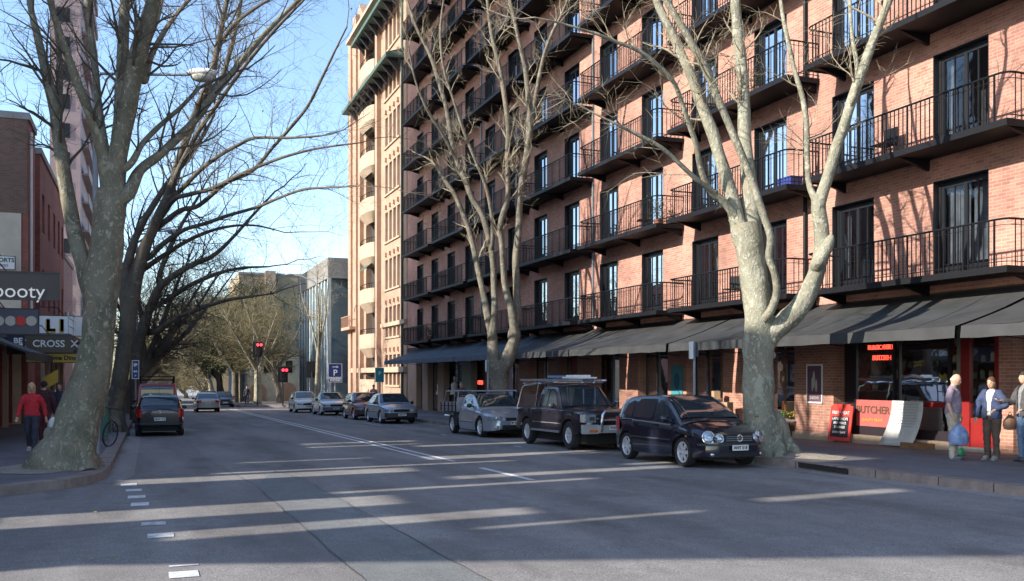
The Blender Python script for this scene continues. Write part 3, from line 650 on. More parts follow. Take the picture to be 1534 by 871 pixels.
# ================================================================== LEFT SIDE
LX=-4.9
t=simple_building('brick_building','brown and red brick building with cream painted side wall behind the shop signs',-19,LX,45.9,48.7,12.8,M['brick_red'],
   [(y,y+1.0,z,z+1.9) for y in (47.0,) for z in (5.2,9.4)],'east')
mb=MB(); mb.box(-19,LX-.02,45.86,45.9,8.7,12.8); mb.build('side_wall',M['brick_brown'],t)
mb=MB(); mb.box(-19,LX-.25,45.84,45.9,-1,8.7); mb.build('side_wall',M['cream'],t)
mb=MB(); mb.tube([(LX+.08,46.5,4),(LX+.08,46.5,12.4)],.06,8); mb.build('drainpipe',M['signwhite'],t,40)
t=simple_building('brick_building','second red brick building along the left side, past the white drainpipe',-19,LX+.05,50.4,64,12.3,M['brick_red'],
   [(y,y+1.1,z,z+1.9) for y in (51.4,54.2,57.2,60,62.4) for z in (5,8.7)],'east')
simple_building('apartment_building','pinkish low block on the left beyond the red brick buildings',-19,LX,64.6,72,9.0,M['brick_lilac'],[(y,y+1.2,z,z+1.5) for y in (65.5,68,70) for z in (4.2,)],'east')
simple_building('terrace_house','cream terrace on the left before the lilac tower',-19,LX-1,78,100,6.5,M['cream'],[(y,y+1.2,z,z+1.5) for y in (80,83,86,89,92,95,98) for z in (1,3.8)],'east')
tw=simple_building('apartment_tower','tall lilac brick tower rising out of the frame behind the left tree',-9.5,-6.6,108,135,66,M['brick_lilac'])
mb=MB(); 
for z in range(2,64,3): mb.box(-6.6,-5.9,110,130,z,z+.2); mb.box(-6.0,-5.9,110,130,z+.2,z+1.1)
mb.build('balcony',M['brick_lilac'],tw)
for z in range(2,64,3):
    for x in (-8.9,): mb=MB(); mb.box(x,x+1.3,107.94,107.99,z+.4,z+1.9); mb.build('window',M['frame'],tw)
# low shop row, frontage with posts
sh=thing('shop_building','single storey shop row with posts and awning on the left footpath','building',(0,0,0))
mb=MB(); mb.box(-14,LX-.6,24,45.8,-1,3.2); mb.box(-14,LX-.25,24,45.8,3.2,4.25); mb.build('wall',M['tandark'],sh)
for a in range(24,45,3):
    mb=MB(); mb.box(LX-.6,LX-.3,a,a+.3,-1,3.2); mb.build('pillar',M['tanlight'] if a>40 else M['signblack'],sh)
    mb=MB(); mb.box(LX-.59,LX-.55,a+.35,a+2.95,-.35,2.8); mb.build('shop_window',M['glasscar'] if a%2 else mat('green_glass',(.05,.09,.07),.1,0,.3,2),sh)
    mb=MB(); mb.box(LX-.55,LX-.48,a+1.55,a+1.65,-.35,2.8); mb.box(LX-.55,LX-.48,a+.3,a+.42,-.35,2.8); mb.box(LX-.55,LX-.48,a+2.85,a+2.99,-.35,2.8); mb.build('door_frame',M['red'] if a>38 else M['signblack'],sh)
for a in (50.9,53.5,56.5,59.5,62):
    mb=MB(); mb.box(LX+.06,LX+.1,a,a+1.8,-.4,2.6); mb.build('shop_window',M['glasscar'],sh)
    mb=MB(); mb.box(LX+.06,LX+.2,a-.35,a-.1,-.6,3.0); mb.build('pillar',M['tanlight'],sh)
# street awning (dark sloping canvas) over left footpath
mb=MB()
for a,b in ((30,37.5),): mb.prism([(LX-.2,a,3.1),(LX+1.7,a,2.35),(LX+1.7,a,2.1),(LX+1.66,a,2.1),(LX+1.66,a,2.3),(LX-.2,a,3.03)],(0,b-a,0))
mb.build('awning',M['canvas'],sh)
mb=MB(); mb.box(LX-.24,LX+2.2,38.2,46,3.02,3.2); mb.box(LX+.101,LX+2.2,50.6,63,2.92,3.12); mb.build('canopy',M['signgrey'],sh)
mb=MB()
for z in (3.5,3.8,4.0): mb.tube([(LX+2.15,38.3,z),(LX+2.15,45.9,z)],.02,4)
for y in (38.3,40.8,43.3,45.9): mb.tube([(LX+2.15,y,3.2),(LX+2.15,y,4.0)],.025,4)
mb.build('railing',M['steel'],sh)
# blade signs
def sign(name,label,p0,p1,q0,q1,Y,m,words=[],x0=None,th=.12,cat='sign'):
    xa=XY(p0,Y) if x0 is None else x0; xb=XY(p1,Y); xm=(XY(p0,Y)+xb)/2; zt=ZD(q0,xm,Y); zb=ZD(q1,xm,Y)
    mb=MB(); mb.box(xa,xb,Y,Y+th,zb,zt); o=mb.build(name,m); tag(o,label,cat)
    for s,px,py,size,mm,bold in words: 
        x=XY(px,Y); z=ZD(py,x,Y); text(s,size,face_cam(x,Y-.006,z),mm,'lettering',o,.004,bold=bold)
    f=MB(); u=.025
    for a,b,c,d in ((xa-u,xb+u,zt,zt+u),(xa-u,xb+u,zb-u,zb),(xa-u,xa,zb,zt),(xb,xb+u,zb,zt)): f.box(a,b,Y-.01,Y+th+.01,c,d)
    f.tube([((xa+xb)/2,Y+th/2,zt+u),((xa+xb)/2-.25,Y+th/2,zt+.35),(xa-.1,Y+th/2,zt+.35)],.02,5)
    f.build('frame',M['signblack'],o)
    return o
W=M['signwhite']
sign('shop_sign','black sign reading booty in thin white letters','x' and -30,88,408,448,27,M['signblack'],[('booty',29,437,.50,W,0)],x0=-4.6)
o=sign('shop_sign','grey sign with a row of pale dots and one red dot',-30,57,463,500,31,M['signgrey'],x0=-4.8)
for px,mm in ((-2,W),(16,W),(31,M['redlight']),(47,W)):
    x=XY(px,31); z=ZD(481,x,31); mb=MB(); mb.lathe([(0,0),(.145,0),(.145,.01),(0,.01)],20,Matrix.Translation((x,30.985,z))); mb.build('dot',mm if mm!=W else M['lampoff'],o)
sign('shop_sign','white sign with black and yellow letters LI',59,132,474,503,41,W,[('L',75,490,.64,M['yellow'],.05),('I',92,490,.64,M['yellow'],.05),('L',75.5,488.5,.62,M['signblack'],.03),('I',93,488.5,.62,M['signblack'],.03)])
sign('shop_sign','brown sign reading CROSS between two crosses',38,109,503,528,37,M['signbrown'],[('X  CROSS  X',73,515.5,.34,M['plate'],.006)])
sign('shop_sign','dark blue sign with the white letters BE',11,36,503,530,36,mat('navy',(.015,.02,.05),.5),[('BE',27,511,.26,W,.008),('7',31,520,.26,W,.008)])
sign('shop_sign','yellow and dark sign hanging below the brown one',39,118,530,543,38.5,M['yellow'],[('Indian Home Diner',80,536.5,.22,M['signblack'],.008)])
sign('shop_sign','small white sign on the cream wall',-20,22,384,403,45.2,W,[('SPORTS',5,390,.24,M['copper'],.008),('FRAMES',2,398,.15,M['signblack'],0)])
# pennant on left shopfront
mb=MB(); a=Vector((XY(64,37),37,ZD(566,XY(64,37),37))); b=Vector((XY(88,37),37,ZD(553,XY(88,37),37)))
mb.prism([a,b,b+Vector((0,0,-.45)),a+Vector((.05,0,-.42))],(0,.01,0)); mb.m=1; mb.tube([b+Vector((0,0,.1)),b+Vector((0,0,-.6)),b+Vector((-.2,.0,-1.6))],.02,4)
tag(mb.build('flag',[M['yellow'],M['red']]),'yellow flag hanging below the left shop signs','flag')
# ---- towers out of view at left, plus wall and link added to shape sunlight
def caster(label,x0,x1,y0,y1,h,m,e=True):
    wins=[(y,y+1.3,z,z+1.8) for y in [y0+1.5+i*((y1-y0-2.8)/max(1,int((y1-y0)/4.5))) for i in range(int((y1-y0)/4.5)+1)] for z in range(2,int(h)-2,4)] if y1-y0>3 else []
    return simple_building('apartment_building',label,x0,x1,y0,y1,h,m,[q for q in wins if q[1]<y1-.2],'east')
t=thing('shade_wall','unseen slotted wall added off to the left to shape the sun on the road','wall',(0,0,0))  # added out of view; its slots throw the sun streaks on the road
SH=[(9.5,10.7,13.8,16.6),(7.65,8.35,14.8,17.3),(14.3,15.3,14.4,17.3),(12.4,13.0,17.2,19.9),(16.9,17.9,17.6,20.1),(7.1,7.55,18.8,20.4),(18.9,20.1,20.2,21.4),(13.4,13.8,19.3,20.6),(10.6,11.9,20.9,21.9),(21.5,22.1,18,20),(24.0,24.7,16,18.5),(11.2,11.5,16,18.6),(15.65,15.95,15.2,18.6),(22.7,23.0,15,18.4),(6.75,6.95,16.5,18.3),(18.15,18.35,15.5,17.2)]
ys=sorted({6.6,32.0,*[h[0] for h in SH],*[h[1] for h in SH]}); zs=sorted({-1,23.5,*[h[2] for h in SH],*[h[3] for h in SH]}); mb=MB()
for i in range(len(ys)-1):
    j=0
    while j<len(zs)-1:
        c=(ys[i]+ys[i+1])/2; op=lambda q:any(h[0]<c<h[1] and h[2]<(zs[q]+zs[q+1])/2<h[3] for h in SH)
        if op(j): j+=1; continue
        k=j
        while k+1<len(zs)-1 and not op(k+1): k+=1
        mb.box(-16.5,-16,ys[i]+1.47,ys[i+1]+1.47,zs[j]-6.93 if j else -1.5,zs[k+1]-6.93); j=k+1
mb.build('wall',M['brick_brown'],t)
mb=MB(); mb.prism([(-16.5,8.07,7.67),(-16.5,8.07,16.57),(-16.5,-.13,16.57)],(.5,0,0)); mb.build('shade_wedge',M['brick_brown'],t)  # added wedge that slants the shade edge across the foreground
caster('tall grey apartment tower behind the left shops',-46,-30,32.1,45.5,52,M['concrete'])
caster('tall brown apartment tower behind the left shops',-46,-30,47.1,60.3,52,M['brick_brown'])
t=thing('shade_link','unseen link added between the two towers behind the left shops to block sun','building',(0,0,0)); mb=MB(); mb.box(-45,-31,45.51,47.09,21.5,51.9); mb.build('wall',M['concrete'],t)  # added block: shades the facade, leaves a low gap for the sun strip
# ================================================================== TREES
def smooth_path(pts,rads,sub=4):
    """Catmull-Rom through points"""
    out=[];ro=[]; n=len(pts)
    for i in range(n-1):
        p0=pts[max(i-1,0)];p1=pts[i];p2=pts[i+1];p3=pts[min(i+2,n-1)]
        for k in range(sub):
            t=k/sub; out.append(.5*((2*p1)+(p2-p0)*t+(2*p0-5*p1+4*p2-p3)*t*t+(-p0+3*p1-3*p2+p3)*t**3)); ro.append(rads[i]*(1-t)+rads[i+1]*t)
    out.append(pts[-1]); ro.append(rads[-1]); return out,ro
def twig(mb,p,d,L,r,lv,rg,up,spread,nseg=5,leaves=None):
    pts=[p];rs=[r];q=p.copy();dd=d.normalized()
    for i in range(nseg):
        w=Vector((rg.gauss(0,1),rg.gauss(0,1),rg.gauss(0,1)))*.17
        dd=(dd+w+Vector((0,0,up))).normalized(); q=q+dd*(L/nseg); pts.append(q.copy()); rs.append(r*(1-.75*(i+1)/nseg))
    mb.tube(pts,rs,3 if r<.02 else 5,cap=False)
    if lv>0:
        n=rg.randint(3,5)+(2 if L>1.2 else 0)
        for k in range(n):
            t=rg.uniform(.2,1.)*nseg; i=min(int(t),nseg-1); a=pts[i].lerp(pts[i+1],t-i); ax=(pts[i+1]-pts[i]).normalized()
            o=ax.orthogonal(); o.rotate(Matrix.Rotation(rg.uniform(0,2*PI),3,ax)); nd=(ax*rg.uniform(.5,1.)+o*spread*rg.uniform(.6,1.2)).normalized()
            twig(mb,a,nd,L*rg.uniform(.42,.68),max(.0035,rs[i]*.5),lv-1,rg,up,spread,max(3,nseg-1),leaves)
    elif leaves is not None and rg.random()<leaves[1]:
        s=leaves[2]; c=pts[-1]; 
        for _ in range(leaves[3]):
            cc=c+Vector((rg.gauss(0,1),rg.gauss(0,1),rg.gauss(0,1)))*s*leaves[4]; u=Vector((rg.gauss(0,1),rg.gauss(0,1),rg.gauss(0,1))).normalized()*s; v=u.orthogonal().normalized()*s*.6
            leaves[0].add([cc-u,cc+v,cc+u,cc-v],[(0,1,2,3)])
def big_tree(name,label,base,limbs,Dt,mb_mat,tw_mat,seed,twigL=1.7,dens=3.,lv=3,root=None,start=.3,sides=14,group=None,leafp=None,spr=.8):
    rg=random.Random(seed); t=thing(name,label,'tree',base,0,group); inv=-Vector(base)
    tk=MB(); tw=MB(); lf=MB(); built=[]
    for li,lim in enumerate(limbs):
        tw_on=lim.get('tw',True); pp=lim['p']; d0=lim.get('d0',0); d1=lim.get('d1',0)
        pts=[];rd=[]
        for i,(x,y,w) in enumerate(pp):
            s=i/(len(pp)-1); D=Dt+d0+(d1-d0)*s; pts.append(P(x,y,D)+inv); rd.append(w/2/1410*D)
        if built and not lim.get('free'):
            best=min(((pts[0]-c).length,bi,ci) for bi,(bq,br) in enumerate(built) for ci,c in enumerate(bq)); bq,br=built[best[1]]; ci=max(0,best[2]-2)
            if best[0]<1.3: pts.insert(0,bq[ci].copy()); rd.insert(0,min(rd[0]*1.05,br[ci]*.85))
        q,r=smooth_path(pts,rd,5); built.append((q,r))
        tk.tube(q,r,sides if r[0]>.12 else 8,jit=.16 if r[0]>.12 else .10)
        if lim.get('root'):
            continue
        if tw_on:
            L=sum((q[i+1]-q[i]).length for i in range(len(q)-1)); n=int(L*dens*lim.get('k',1))
            for _ in range(n):
                u=rg.uniform(lim.get('s',start),1)*(len(q)-1); i=min(int(u),len(q)-2); a=q[i].lerp(q[i+1],u-i); ax=(q[i+1]-q[i]).normalized()
                o=ax.orthogonal(); o.rotate(Matrix.Rotation(rg.uniform(0,2*PI),3,ax))
                nd=(ax*rg.uniform(.35,1.)+o*rg.uniform(.6,1.1)*spr+Vector((0,0,.25))).normalized()
                twig(tw,a,nd,twigL*rg.uniform(.5,1.25),min(.035,max(.011,r[i]*.32)),lv-1,rg,lim.get('up',.05),.8,leaves=(lf,*leafp) if leafp else None)
            # the limb's own tip
            twig(tw,q[-1],(q[-1]-q[-2]),twigL*1.3,r[-1]*.9,lv-1,rg,.03,.8)
    for bi,(bq,br) in enumerate(built[:8] if len(limbs)<13 else built[:1]+built[3:8]):
        for i,c in enumerate(bq):
            if br[i]>.16 and rg.random()<.22:
                a=rg.uniform(0,2*PI); d=Vector((math.cos(a),math.sin(a),rg.uniform(-.2,.2))).normalized(); k=rg.uniform(.10,.22)*br[i]; tk.ell(c+d*br[i]*.93,(k,k,k*1.5),9,7)
    if root: root(tk)
    tk.build('trunk',mb_mat,t,smooth=70); cr=tw.build('crown',tw_mat,t)
    if lf.v: lf.build('leaves',M['leaf'],cr)
    return t
# --- T1, the big leaning trunk at left
def base_of(px,py,D,h=.15): v=P(px,py,D); return (v.x,v.y,gz(v.y)+h-.05)
def roots(cx,cy,z0,r0,n,rg,spread,H=.9,lean=0):
    def f(tk):
        for i in range(n):
            a=2*PI*i/n+rg.uniform(-.3,.3); d=Vector((math.cos(a),math.sin(a),0)); k=spread*rg.uniform(.75,1.15)
            q,r=smooth_path([Vector((cx,cy,z0+H*1.15))+RT*lean*1.1,Vector((cx,cy,z0+H*.85))+RT*lean*.8+d*r0*.22,Vector((cx,cy,z0+H*.4))+RT*lean*.35+d*(r0*.5),Vector((cx,cy,z0+.13))+d*(r0*.9*k),Vector((cx,cy,z0-.1))+d*(r0*1.25*k)],[r0*.45,r0*.5,r0*.45,r0*.32,r0*.12],4)
            tk.tube(q,r,9,jit=.15)
    return f
T1=[dict(p=[(92,712,103.8),(98,690,95.0),(110,655,72.2),(124,610,61.6),(137,560,52.8),(146,510,47.5),(150,465,47.5),(152,425,52.8),(158,380,47.5),(163,330,45.8),(168,285,44.0)],tw=False),
 dict(free=1,p=[(70,712,52.8),(84,680,44.0),(106,640,35.2),(126,590,29.9)],tw=False,d0=-.3,d1=0),
 dict(free=1,p=[(128,712,44.0),(124,690,40.5),(128,650,35.2),(138,600,29.9)],tw=False,d0=-.3,d1=0),
 dict(p=[(140,440,29.9),(126,400,24.6),(112,350,22.8),(102,300,20.9),(92,235,19.9),(82,165,16.1),(66,95,13.3),(48,20,9.5),(40,-30,7.6)],d1=1.2,s=.5),
 dict(p=[(86,190,9.5),(90,130,8.5),(88,70,7.6),(78,0,5.7)],d0=.8,d1=2.2),
 dict(p=[(168,300,33.4),(176,235,28.2),(188,180,26.4),(198,125,24.6),(208,75,23.8),(224,25,21.8),(236,-30,17.1)],d1=-.6,s=.6),
 dict(p=[(170,290,26.4),(176,230,22.8),(181,160,19.0),(184,80,17.1),(188,-20,14.2)],d0=.2,d1=1.2,s=.5),
 dict(p=[(163,290,24.7),(156,240,19.0),(146,205,16.1),(132,165,14.2),(114,120,13.3),(98,75,11.4),(80,20,9.5),(66,-30,7.6)],d0=0,d1=-1.2,s=.35),
 dict(p=[(160,230,11.4),(152,190,11.4),(147,150,11.4),(142,100,10.4),(136,50,9.5),(128,-20,7.6)],d0=.3,d1=1.6,s=.3),
 dict(p=[(192,290,20.9),(210,255,15.2),(240,232,13.3),(268,205,12.3),(292,180,11.4),(322,140,10.4),(352,104,9.5),(396,52,7.6),(448,0,5.7),(470,-20,4.8)],d0=0,d1=2.2,s=.25),
 dict(p=[(196,245,11.4),(214,215,8.5),(240,188,7.6),(272,160,6.6),(298,132,5.7)],d0=-.1,d1=1,s=.3),
 dict(p=[(212,90,15.2),(222,60,10.4),(236,25,8.5),(246,-20,6.6)],d0=0,d1=1.6,s=.2),
 dict(p=[(216,120,13.3),(206,170,9.5),(226,60,9.5),(262,20,6.6),(290,-15,4.8)][0:1]+[(228,80,8.5),(258,30,6.6),(292,-10,4.8)],d0=0,d1=1.4,s=.1),
]
b1=base_of(95,703,17.8)
t1=big_tree('plane_tree','huge mottled plane tree leaning at the left kerb corner, nearest on the left footpath',b1,T1,17.8,M['bark_left'],M['twig'],11,1.5,2.4,3,
  roots(-.05,.1,0,.52,7,random.Random(2),1.1,1.0,.36),leafp=(.012,.03,1,.3))
# --- T2, dark limbs arching over the road
T2=[dict(p=[(168,652,30.3),(170,620,26.1),(178,580,23.4),(184,540,23.4),(190,500,22.0),(192,470,23.4),(197,440,24.8),(205,410,20.6),(214,380,17.9),(226,350,15.1),(240,318,13.1),(256,282,12.4),(270,235,11.7),(284,195,11.7),(304,145,10.3),(318,108,9.6),(328,60,8.9),(338,10,6.9),(346,-30,5.5)],s=.6,k=1.2),
 dict(p=[(190,470,17.9),(186,430,15.1),(192,390,12.4),(206,350,11.0),(228,310,8.9),(256,268,7.6),(286,232,6.2),(312,190,4.8)],d0=.3,d1=2.5,s=.4),
 dict(p=[(228,350,8.3),(250,330,8.3),(272,315,7.6),(298,308,6.9),(338,275,6.2),(377,257,5.5),(408,222,4.8),(440,186,4.8),(462,158,4.1),(482,118,4.1),(505,70,2.8),(520,40,2.1)],d0=.5,d1=-4,s=.2),
 dict(p=[(225,385,8.9),(244,366,7.6),(275,345,6.2),(308,335,6.2),(345,322,5.5),(384,311,4.8),(420,296,4.1),(456,284,4.1),(500,281,2.8),(538,279,2.1)],d0=.2,d1=-5,s=.2,up=-.01),
 dict(p=[(250,300,8.3),(272,284,6.9),(300,255,6.2),(331,232,5.5),(356,218,5.5),(382,207,4.8),(430,207,4.1),(478,204,2.8)],d0=0,d1=-3,s=.2),
 dict(p=[(246,318,8.3),(262,298,7.6),(282,292,6.9),(320,282,6.2),(352,266,6.2),(394,247,4.8),(437,232,4.1),(480,222,3.4),(540,214,2.1)],d0=0,d1=-4.5,s=.2),
 dict(p=[(262,268,8.3),(296,200,6.9),(330,150,6.2),(370,95,5.5),(412,45,4.8),(455,0,3.4),(470,-20,2.8)],d0=-.4,d1=-3,s=.2),
 dict(p=[(300,150,8.3),(330,120,7.6),(344,80,6.9),(356,30,6.2),(364,-20,4.8)],d0=-.1,d1=1.5,s=.2),
 dict(p=[(334,60,6.2),(352,36,5.5),(380,14,4.8),(420,-10,3.4)],d0=0,d1=-2,s=.2),
 dict(p=[(212,405,9.6),(232,392,7.6),(262,372,6.2),(300,352,5.5),(340,340,4.1),(380,338,2.8),(410,344,2.1)],d0=1,d1=-2,s=.2,up=-.02),
]
b2=base_of(168,647,33)
big_tree('plane_tree','dark plane tree behind the nearest left one, its limbs arching over the road',b2,T2,33,M['bark_dark'],M['twig'],12,2.0,1.8,3,
  roots(0,0,0,.5,6,random.Random(4),1.1,.9),leafp=(.015,.05,1,.3))
T3=[dict(p=[(206,640,22.1),(205,600,18.7),(204,560,17.0),(208,520,17.0),(212,500,16.1),(222,470,13.6),(228,452,12.8),(240,430,11.0),(262,412,9.3),(290,396,8.5),(318,384,6.8),(345,360,5.1),(372,330,4.2),(400,300,3.4)],s=.35,k=1.3,d1=-3),
 dict(p=[(206,530,13.6),(200,500,11.0),(192,470,9.3),(188,440,8.5),(195,400,6.8),(204,360,5.1)],d1=2,s=.3),
 dict(p=[(222,470,10.2),(236,440,8.5),(240,410,7.6),(255,370,6.8),(276,330,5.1),(300,290,3.4)],d1=2,s=.3,k=1.3),
 dict(p=[(212,500,11.9),(236,496,9.3),(262,478,7.6),(300,462,6.8),(340,450,5.1),(380,444,3.4)],d1=-4,s=.2,up=-.02,k=1.3),
 dict(p=[(226,462,10.2),(250,450,7.6),(280,430,6.8),(320,412,6.0),(360,402,4.2),(400,400,2.5)],d1=-5,s=.2,k=1.3)]
big_tree('plane_tree','third plane tree on the left kerb with a bent dark trunk beside the red van',base_of(206,638,46),T3,46,M['bark_dark'],M['twig'],13,2.2,1.6,3,leafp=(.015,.06,1,.3))
# --- R1 big pale tree on the right
R1=[dict(p=[(1148,692,79.5),(1144,668,57.1),(1139,630,48.4),(1136,590,45.9),(1135,550,45.9),(1137,515,49.3),(1136,480,43.2),(1133,445,39.8),(1128,400,39.8),(1122,365,41.5),(1118,335,38.1)],tw=False),
 dict(p=[(1112,360,27.6),(1104,330,23.3),(1097,300,20.8),(1088,265,19.0),(1078,235,18.1),(1064,190,17.3),(1050,155,16.4),(1036,115,14.7),(1018,75,13.8),(1002,40,13.0),(985,5,11.3),(974,-30,9.5)],d0=0,d1=.8,s=.5),
 dict(p=[(1126,350,29.4),(1124,300,25.9),(1119,240,21.6),(1115,190,19.0),(1114,140,18.1),(1110,90,17.3),(1104,40,15.6),(1100,-30,13.0)],d0=.1,d1=1.1,s=.5),
 dict(p=[(1152,470,13.8),(1163,440,11.3),(1160,410,10.3),(1152,385,11.3),(1154,355,11.3),(1141,315,11.3),(1125,268,11.3),(1108,225,11.3),(1090,182,11.3),(1072,140,11.3),(1057,103,11.3),(1038,68,11.3),(1018,34,10.3),(994,-5,9.5),(980,-30,7.8)],d0=-.4,d1=-1.0,s=.6),
 dict(p=[(1098,320,13.8),(1078,296,10.3),(1058,280,8.6),(1040,266,7.8),(1012,240,7.0),(988,220,7.0),(955,202,6.0),(919,184,4.3)],d0=0,d1=-1.2,s=.2),
 dict(p=[(1084,305,12.1),(1062,282,9.5),(1050,255,8.6),(1042,215,7.8),(1032,185,7.8),(1020,150,7.0),(1008,122,7.0),(985,98,7.0),(956,76,6.0),(920,62,5.2),(896,52,4.3),(850,38,3.5),(820,30,2.6)],d0=.2,d1=-2.0,s=.3,k=1.2),
 dict(p=[(1136,535,34.6),(1152,505,32.9),(1172,485,31.1),(1194,466,29.4),(1210,440,26.8),(1222,410,25.1),(1230,380,24.3),(1231,345,22.5),(1227,315,21.6),(1226,290,20.8)],d0=0,d1=-.5,tw=False),
 dict(p=[(1226,392,20.7),(1236,374,20.7),(1243,360,14.1),(1246,352,5.6)],d0=-.5,d1=-.6,tw=False),
 dict(p=[(1228,305,19.0),(1240,265,17.3),(1252,225,16.4),(1264,190,15.6),(1278,145,14.7),(1292,105,14.7),(1308,60,13.0),(1322,25,12.1),(1342,-25,10.3)],d0=-.5,d1=-1.4,s=.4,k=1.1),
 dict(p=[(1222,300,12.1),(1212,275,8.6),(1209,230,8.6),(1208,185,8.6),(1202,145,7.8),(1190,105,7.0),(1180,60,7.0),(1172,20,6.0),(1166,-30,5.2)],d0=-.4,d1=.6,s=.3),
 dict(p=[(1280,140,7.8),(1284,100,7.0),(1276,50,6.0),(1272,-20,5.2)],d0=-1.1,d1=-.2,s=.2),
]
b=base_of(1148,684,20.6)
big_tree('plane_tree','pale barked plane tree with a forked trunk beside the black hatchback on the right',b,R1,20.4,M['bark_pale'],M['twigpale'],14,1.1,1.7,3,
  roots(.05,-.1,0,.5,7,random.Random(6),1.15,.8))
# --- R2 middle tree
R2=[dict(p=[(755,650,36.1),(752,620,29.5),(749,590,27.1),(747,560,29.5),(744,540,31.2)],tw=False),
 dict(p=[(740,550,21.3),(738,520,16.4),(737,500,14.8),(732,478,12.3),(724,440,9.0),(712,385,8.2),(704,350,7.4),(694,322,7.4),(680,290,6.6),(660,262,5.7)],d1=1,s=.4),
 dict(p=[(738,500,11.5),(741,470,9.8),(740,430,9.0),(738,390,9.0),(732,355,9.0),(722,322,8.2),(707,297,8.2),(697,270,8.2),(684,241,7.4),(676,205,7.4),(668,160,6.6),(658,125,6.6),(648,92,5.7),(636,65,4.9),(622,38,4.1),(606,-10,3.3)],d1=1.2,s=.45,k=1.3),
 dict(p=[(748,560,21.3),(760,540,21.3),(771,508,18.0),(770,490,14.8),(766,465,11.5),(757,430,9.8),(754,400,9.0),(752,370,8.2),(750,335,9.0),(760,300,7.4),(761,270,7.4),(760,235,7.4),(761,190,7.4),(755,140,7.4),(748,100,6.6),(738,60,5.7),(732,20,4.9),(728,-30,4.1)],d1=-1,s=.45,k=1.3),
 dict(p=[(768,500,14.8),(775,470,11.5),(774,430,10.7),(773,385,10.7),(777,345,9.8),(778,300,10.7),(784,260,11.5),(791,220,10.7),(793,180,9.8),(791,142,8.2),(786,100,6.6),(776,55,5.7),(764,0,4.9),(760,-30,4.1)],d1=.6,s=.45,k=1.3),
 dict(p=[(794,200,7.4),(800,160,6.6),(808,115,6.6),(816,80,5.7),(828,48,4.9),(842,20,3.3),(858,-20,2.5)],d1=-1.4,s=.2,k=1.3),
 dict(p=[(738,360,6.6),(736,320,5.7),(728,280,5.7),(712,240,4.9),(694,195,4.9),(680,152,4.1),(664,100,4.1),(660,40,3.3),(668,-20,2.5)],d1=-1.6,s=.3,k=1.2),
 dict(p=[(684,241,5.7),(662,200,4.9),(640,165,4.1),(622,120,3.3),(612,70,2.5)],d0=.6,d1=-.8,s=.2,k=1.2),
]
big_tree('plane_tree','slender plane tree with many upright limbs behind the silver pickup on the right',base_of(753,640,35.7),R2,35.7,M['bark_mid'],M['twigpale'],15,1.3,1.25,3,
  roots(0,0,0,.36,6,random.Random(8),1.0,.6),spr=.6)
# --- procedural trees further off
def auto_tree(name,label,base,H,rt,seed,bk,tw,nl=6,lean=(0,0),spread=.5,fork=.3,twigL=2.2,dens=2.2,lv=3,group=None,leaf=None,tscale=1):
    rg=random.Random(seed); t=thing(name,label,'tree',base,0,group); tk=MB(); cw=MB(); lf=MB()
    zf=H*fork; top=Vector((lean[0]*.5,lean[1]*.5,zf)); q,r=smooth_path([Vector((0,0,-.1)),Vector((lean[0]*.1,0,zf*.4)),top],[rt*1.25,rt*.95,rt*.9],5); tk.tube(q,r,9,jit=.15)
    for i in range(nl):
        a=2*PI*i/nl+rg.uniform(-.4,.4); s=spread*rg.uniform(.6,1.2); d=Vector((math.cos(a)*s+lean[0]/H,math.sin(a)*s+lean[1]/H,1)).normalized(); L=(H-zf)*rg.uniform(.75,1.05)
        pts=[top-Vector((0,0,rt))]; dd=d.copy(); 
        for k in range(5):
            dd=(dd+Vector((rg.gauss(0,.13),rg.gauss(0,.13),.05))).normalized(); pts.append(pts[-1]+dd*L/5)
        q,r=smooth_path(pts,[rt*.62,rt*.48,rt*.36,rt*.25,rt*.16,rt*.08],3); tk.tube(q,r,7,jit=.1)
        for _ in range(int(L*dens)):
            u=rg.uniform(.12,1)*(len(q)-1); j=min(int(u),len(q)-2); p=q[j].lerp(q[j+1],u-j); ax=(q[j+1]-q[j]).normalized(); o=ax.orthogonal(); o.rotate(Matrix.Rotation(rg.uniform(0,2*PI),3,ax))
            twig(cw,p,(ax*rg.uniform(.3,1)+o*rg.uniform(.6,1)).normalized(),twigL*rg.uniform(.6,1.2),max(.014*tscale,r[j]*.34),lv-1,rg,.03,.8,4,(lf,*leaf) if leaf else None)
    tk.build('trunk',bk,t,smooth=70); c=cw.build('crown',tw,t)
    if lf.v: lf.build('leaves',M['leafgreen'],c)
    return t
G='plane trees lining the far part of the street'
def bp(px,D): v=P(px,600,D); return (v.x,v.y,gz(v.y)+.1)
auto_tree('plane_tree','young bare tree with a thin pale trunk in front of the glass office building',bp(474,72),12.2,.17,21,M['bark_pale'],M['twigpale'],5,(.3,0),.22,.35,1.7,1.6,3)
ta=auto_tree('plane_tree','large bare tree with a pale trunk between the two far red signals',bp(386,90),11.5,.36,22,M['bark_pale'],M['twigbrown'],8,(0,0),.8,.3,2.6,2.6,3,G,tscale=1.4)
auto_tree('plane_tree','bare tree with a dark leaning trunk right of the far pale trunk',bp(420,96),12,.36,23,M['bark_mid'],M['twigbrown'],8,(-1.5,0),.7,.28,2.7,2.6,3,G,tscale=1.4)
auto_tree('plane_tree','brown twigged tree just left of the far pale trunk, before the blue shopfront',bp(352,100),12,.38,24,M['bark_dark'],M['twigbrown'],8,(0,0),.75,.3,2.8,2.5,3,G,leaf=(.45,.08,8,2.5),tscale=1.5)
auto_tree('evergreen_tree','olive green leafy tree in the distance left of the beige block',bp(330,112),13.5,.4,25,M['bark_dark'],M['twigbrown'],8,(-.5,0),.75,.3,2.8,2.4,3,None,leaf=(.85,.085,14,3),tscale=1.5)
mb=MB(); 
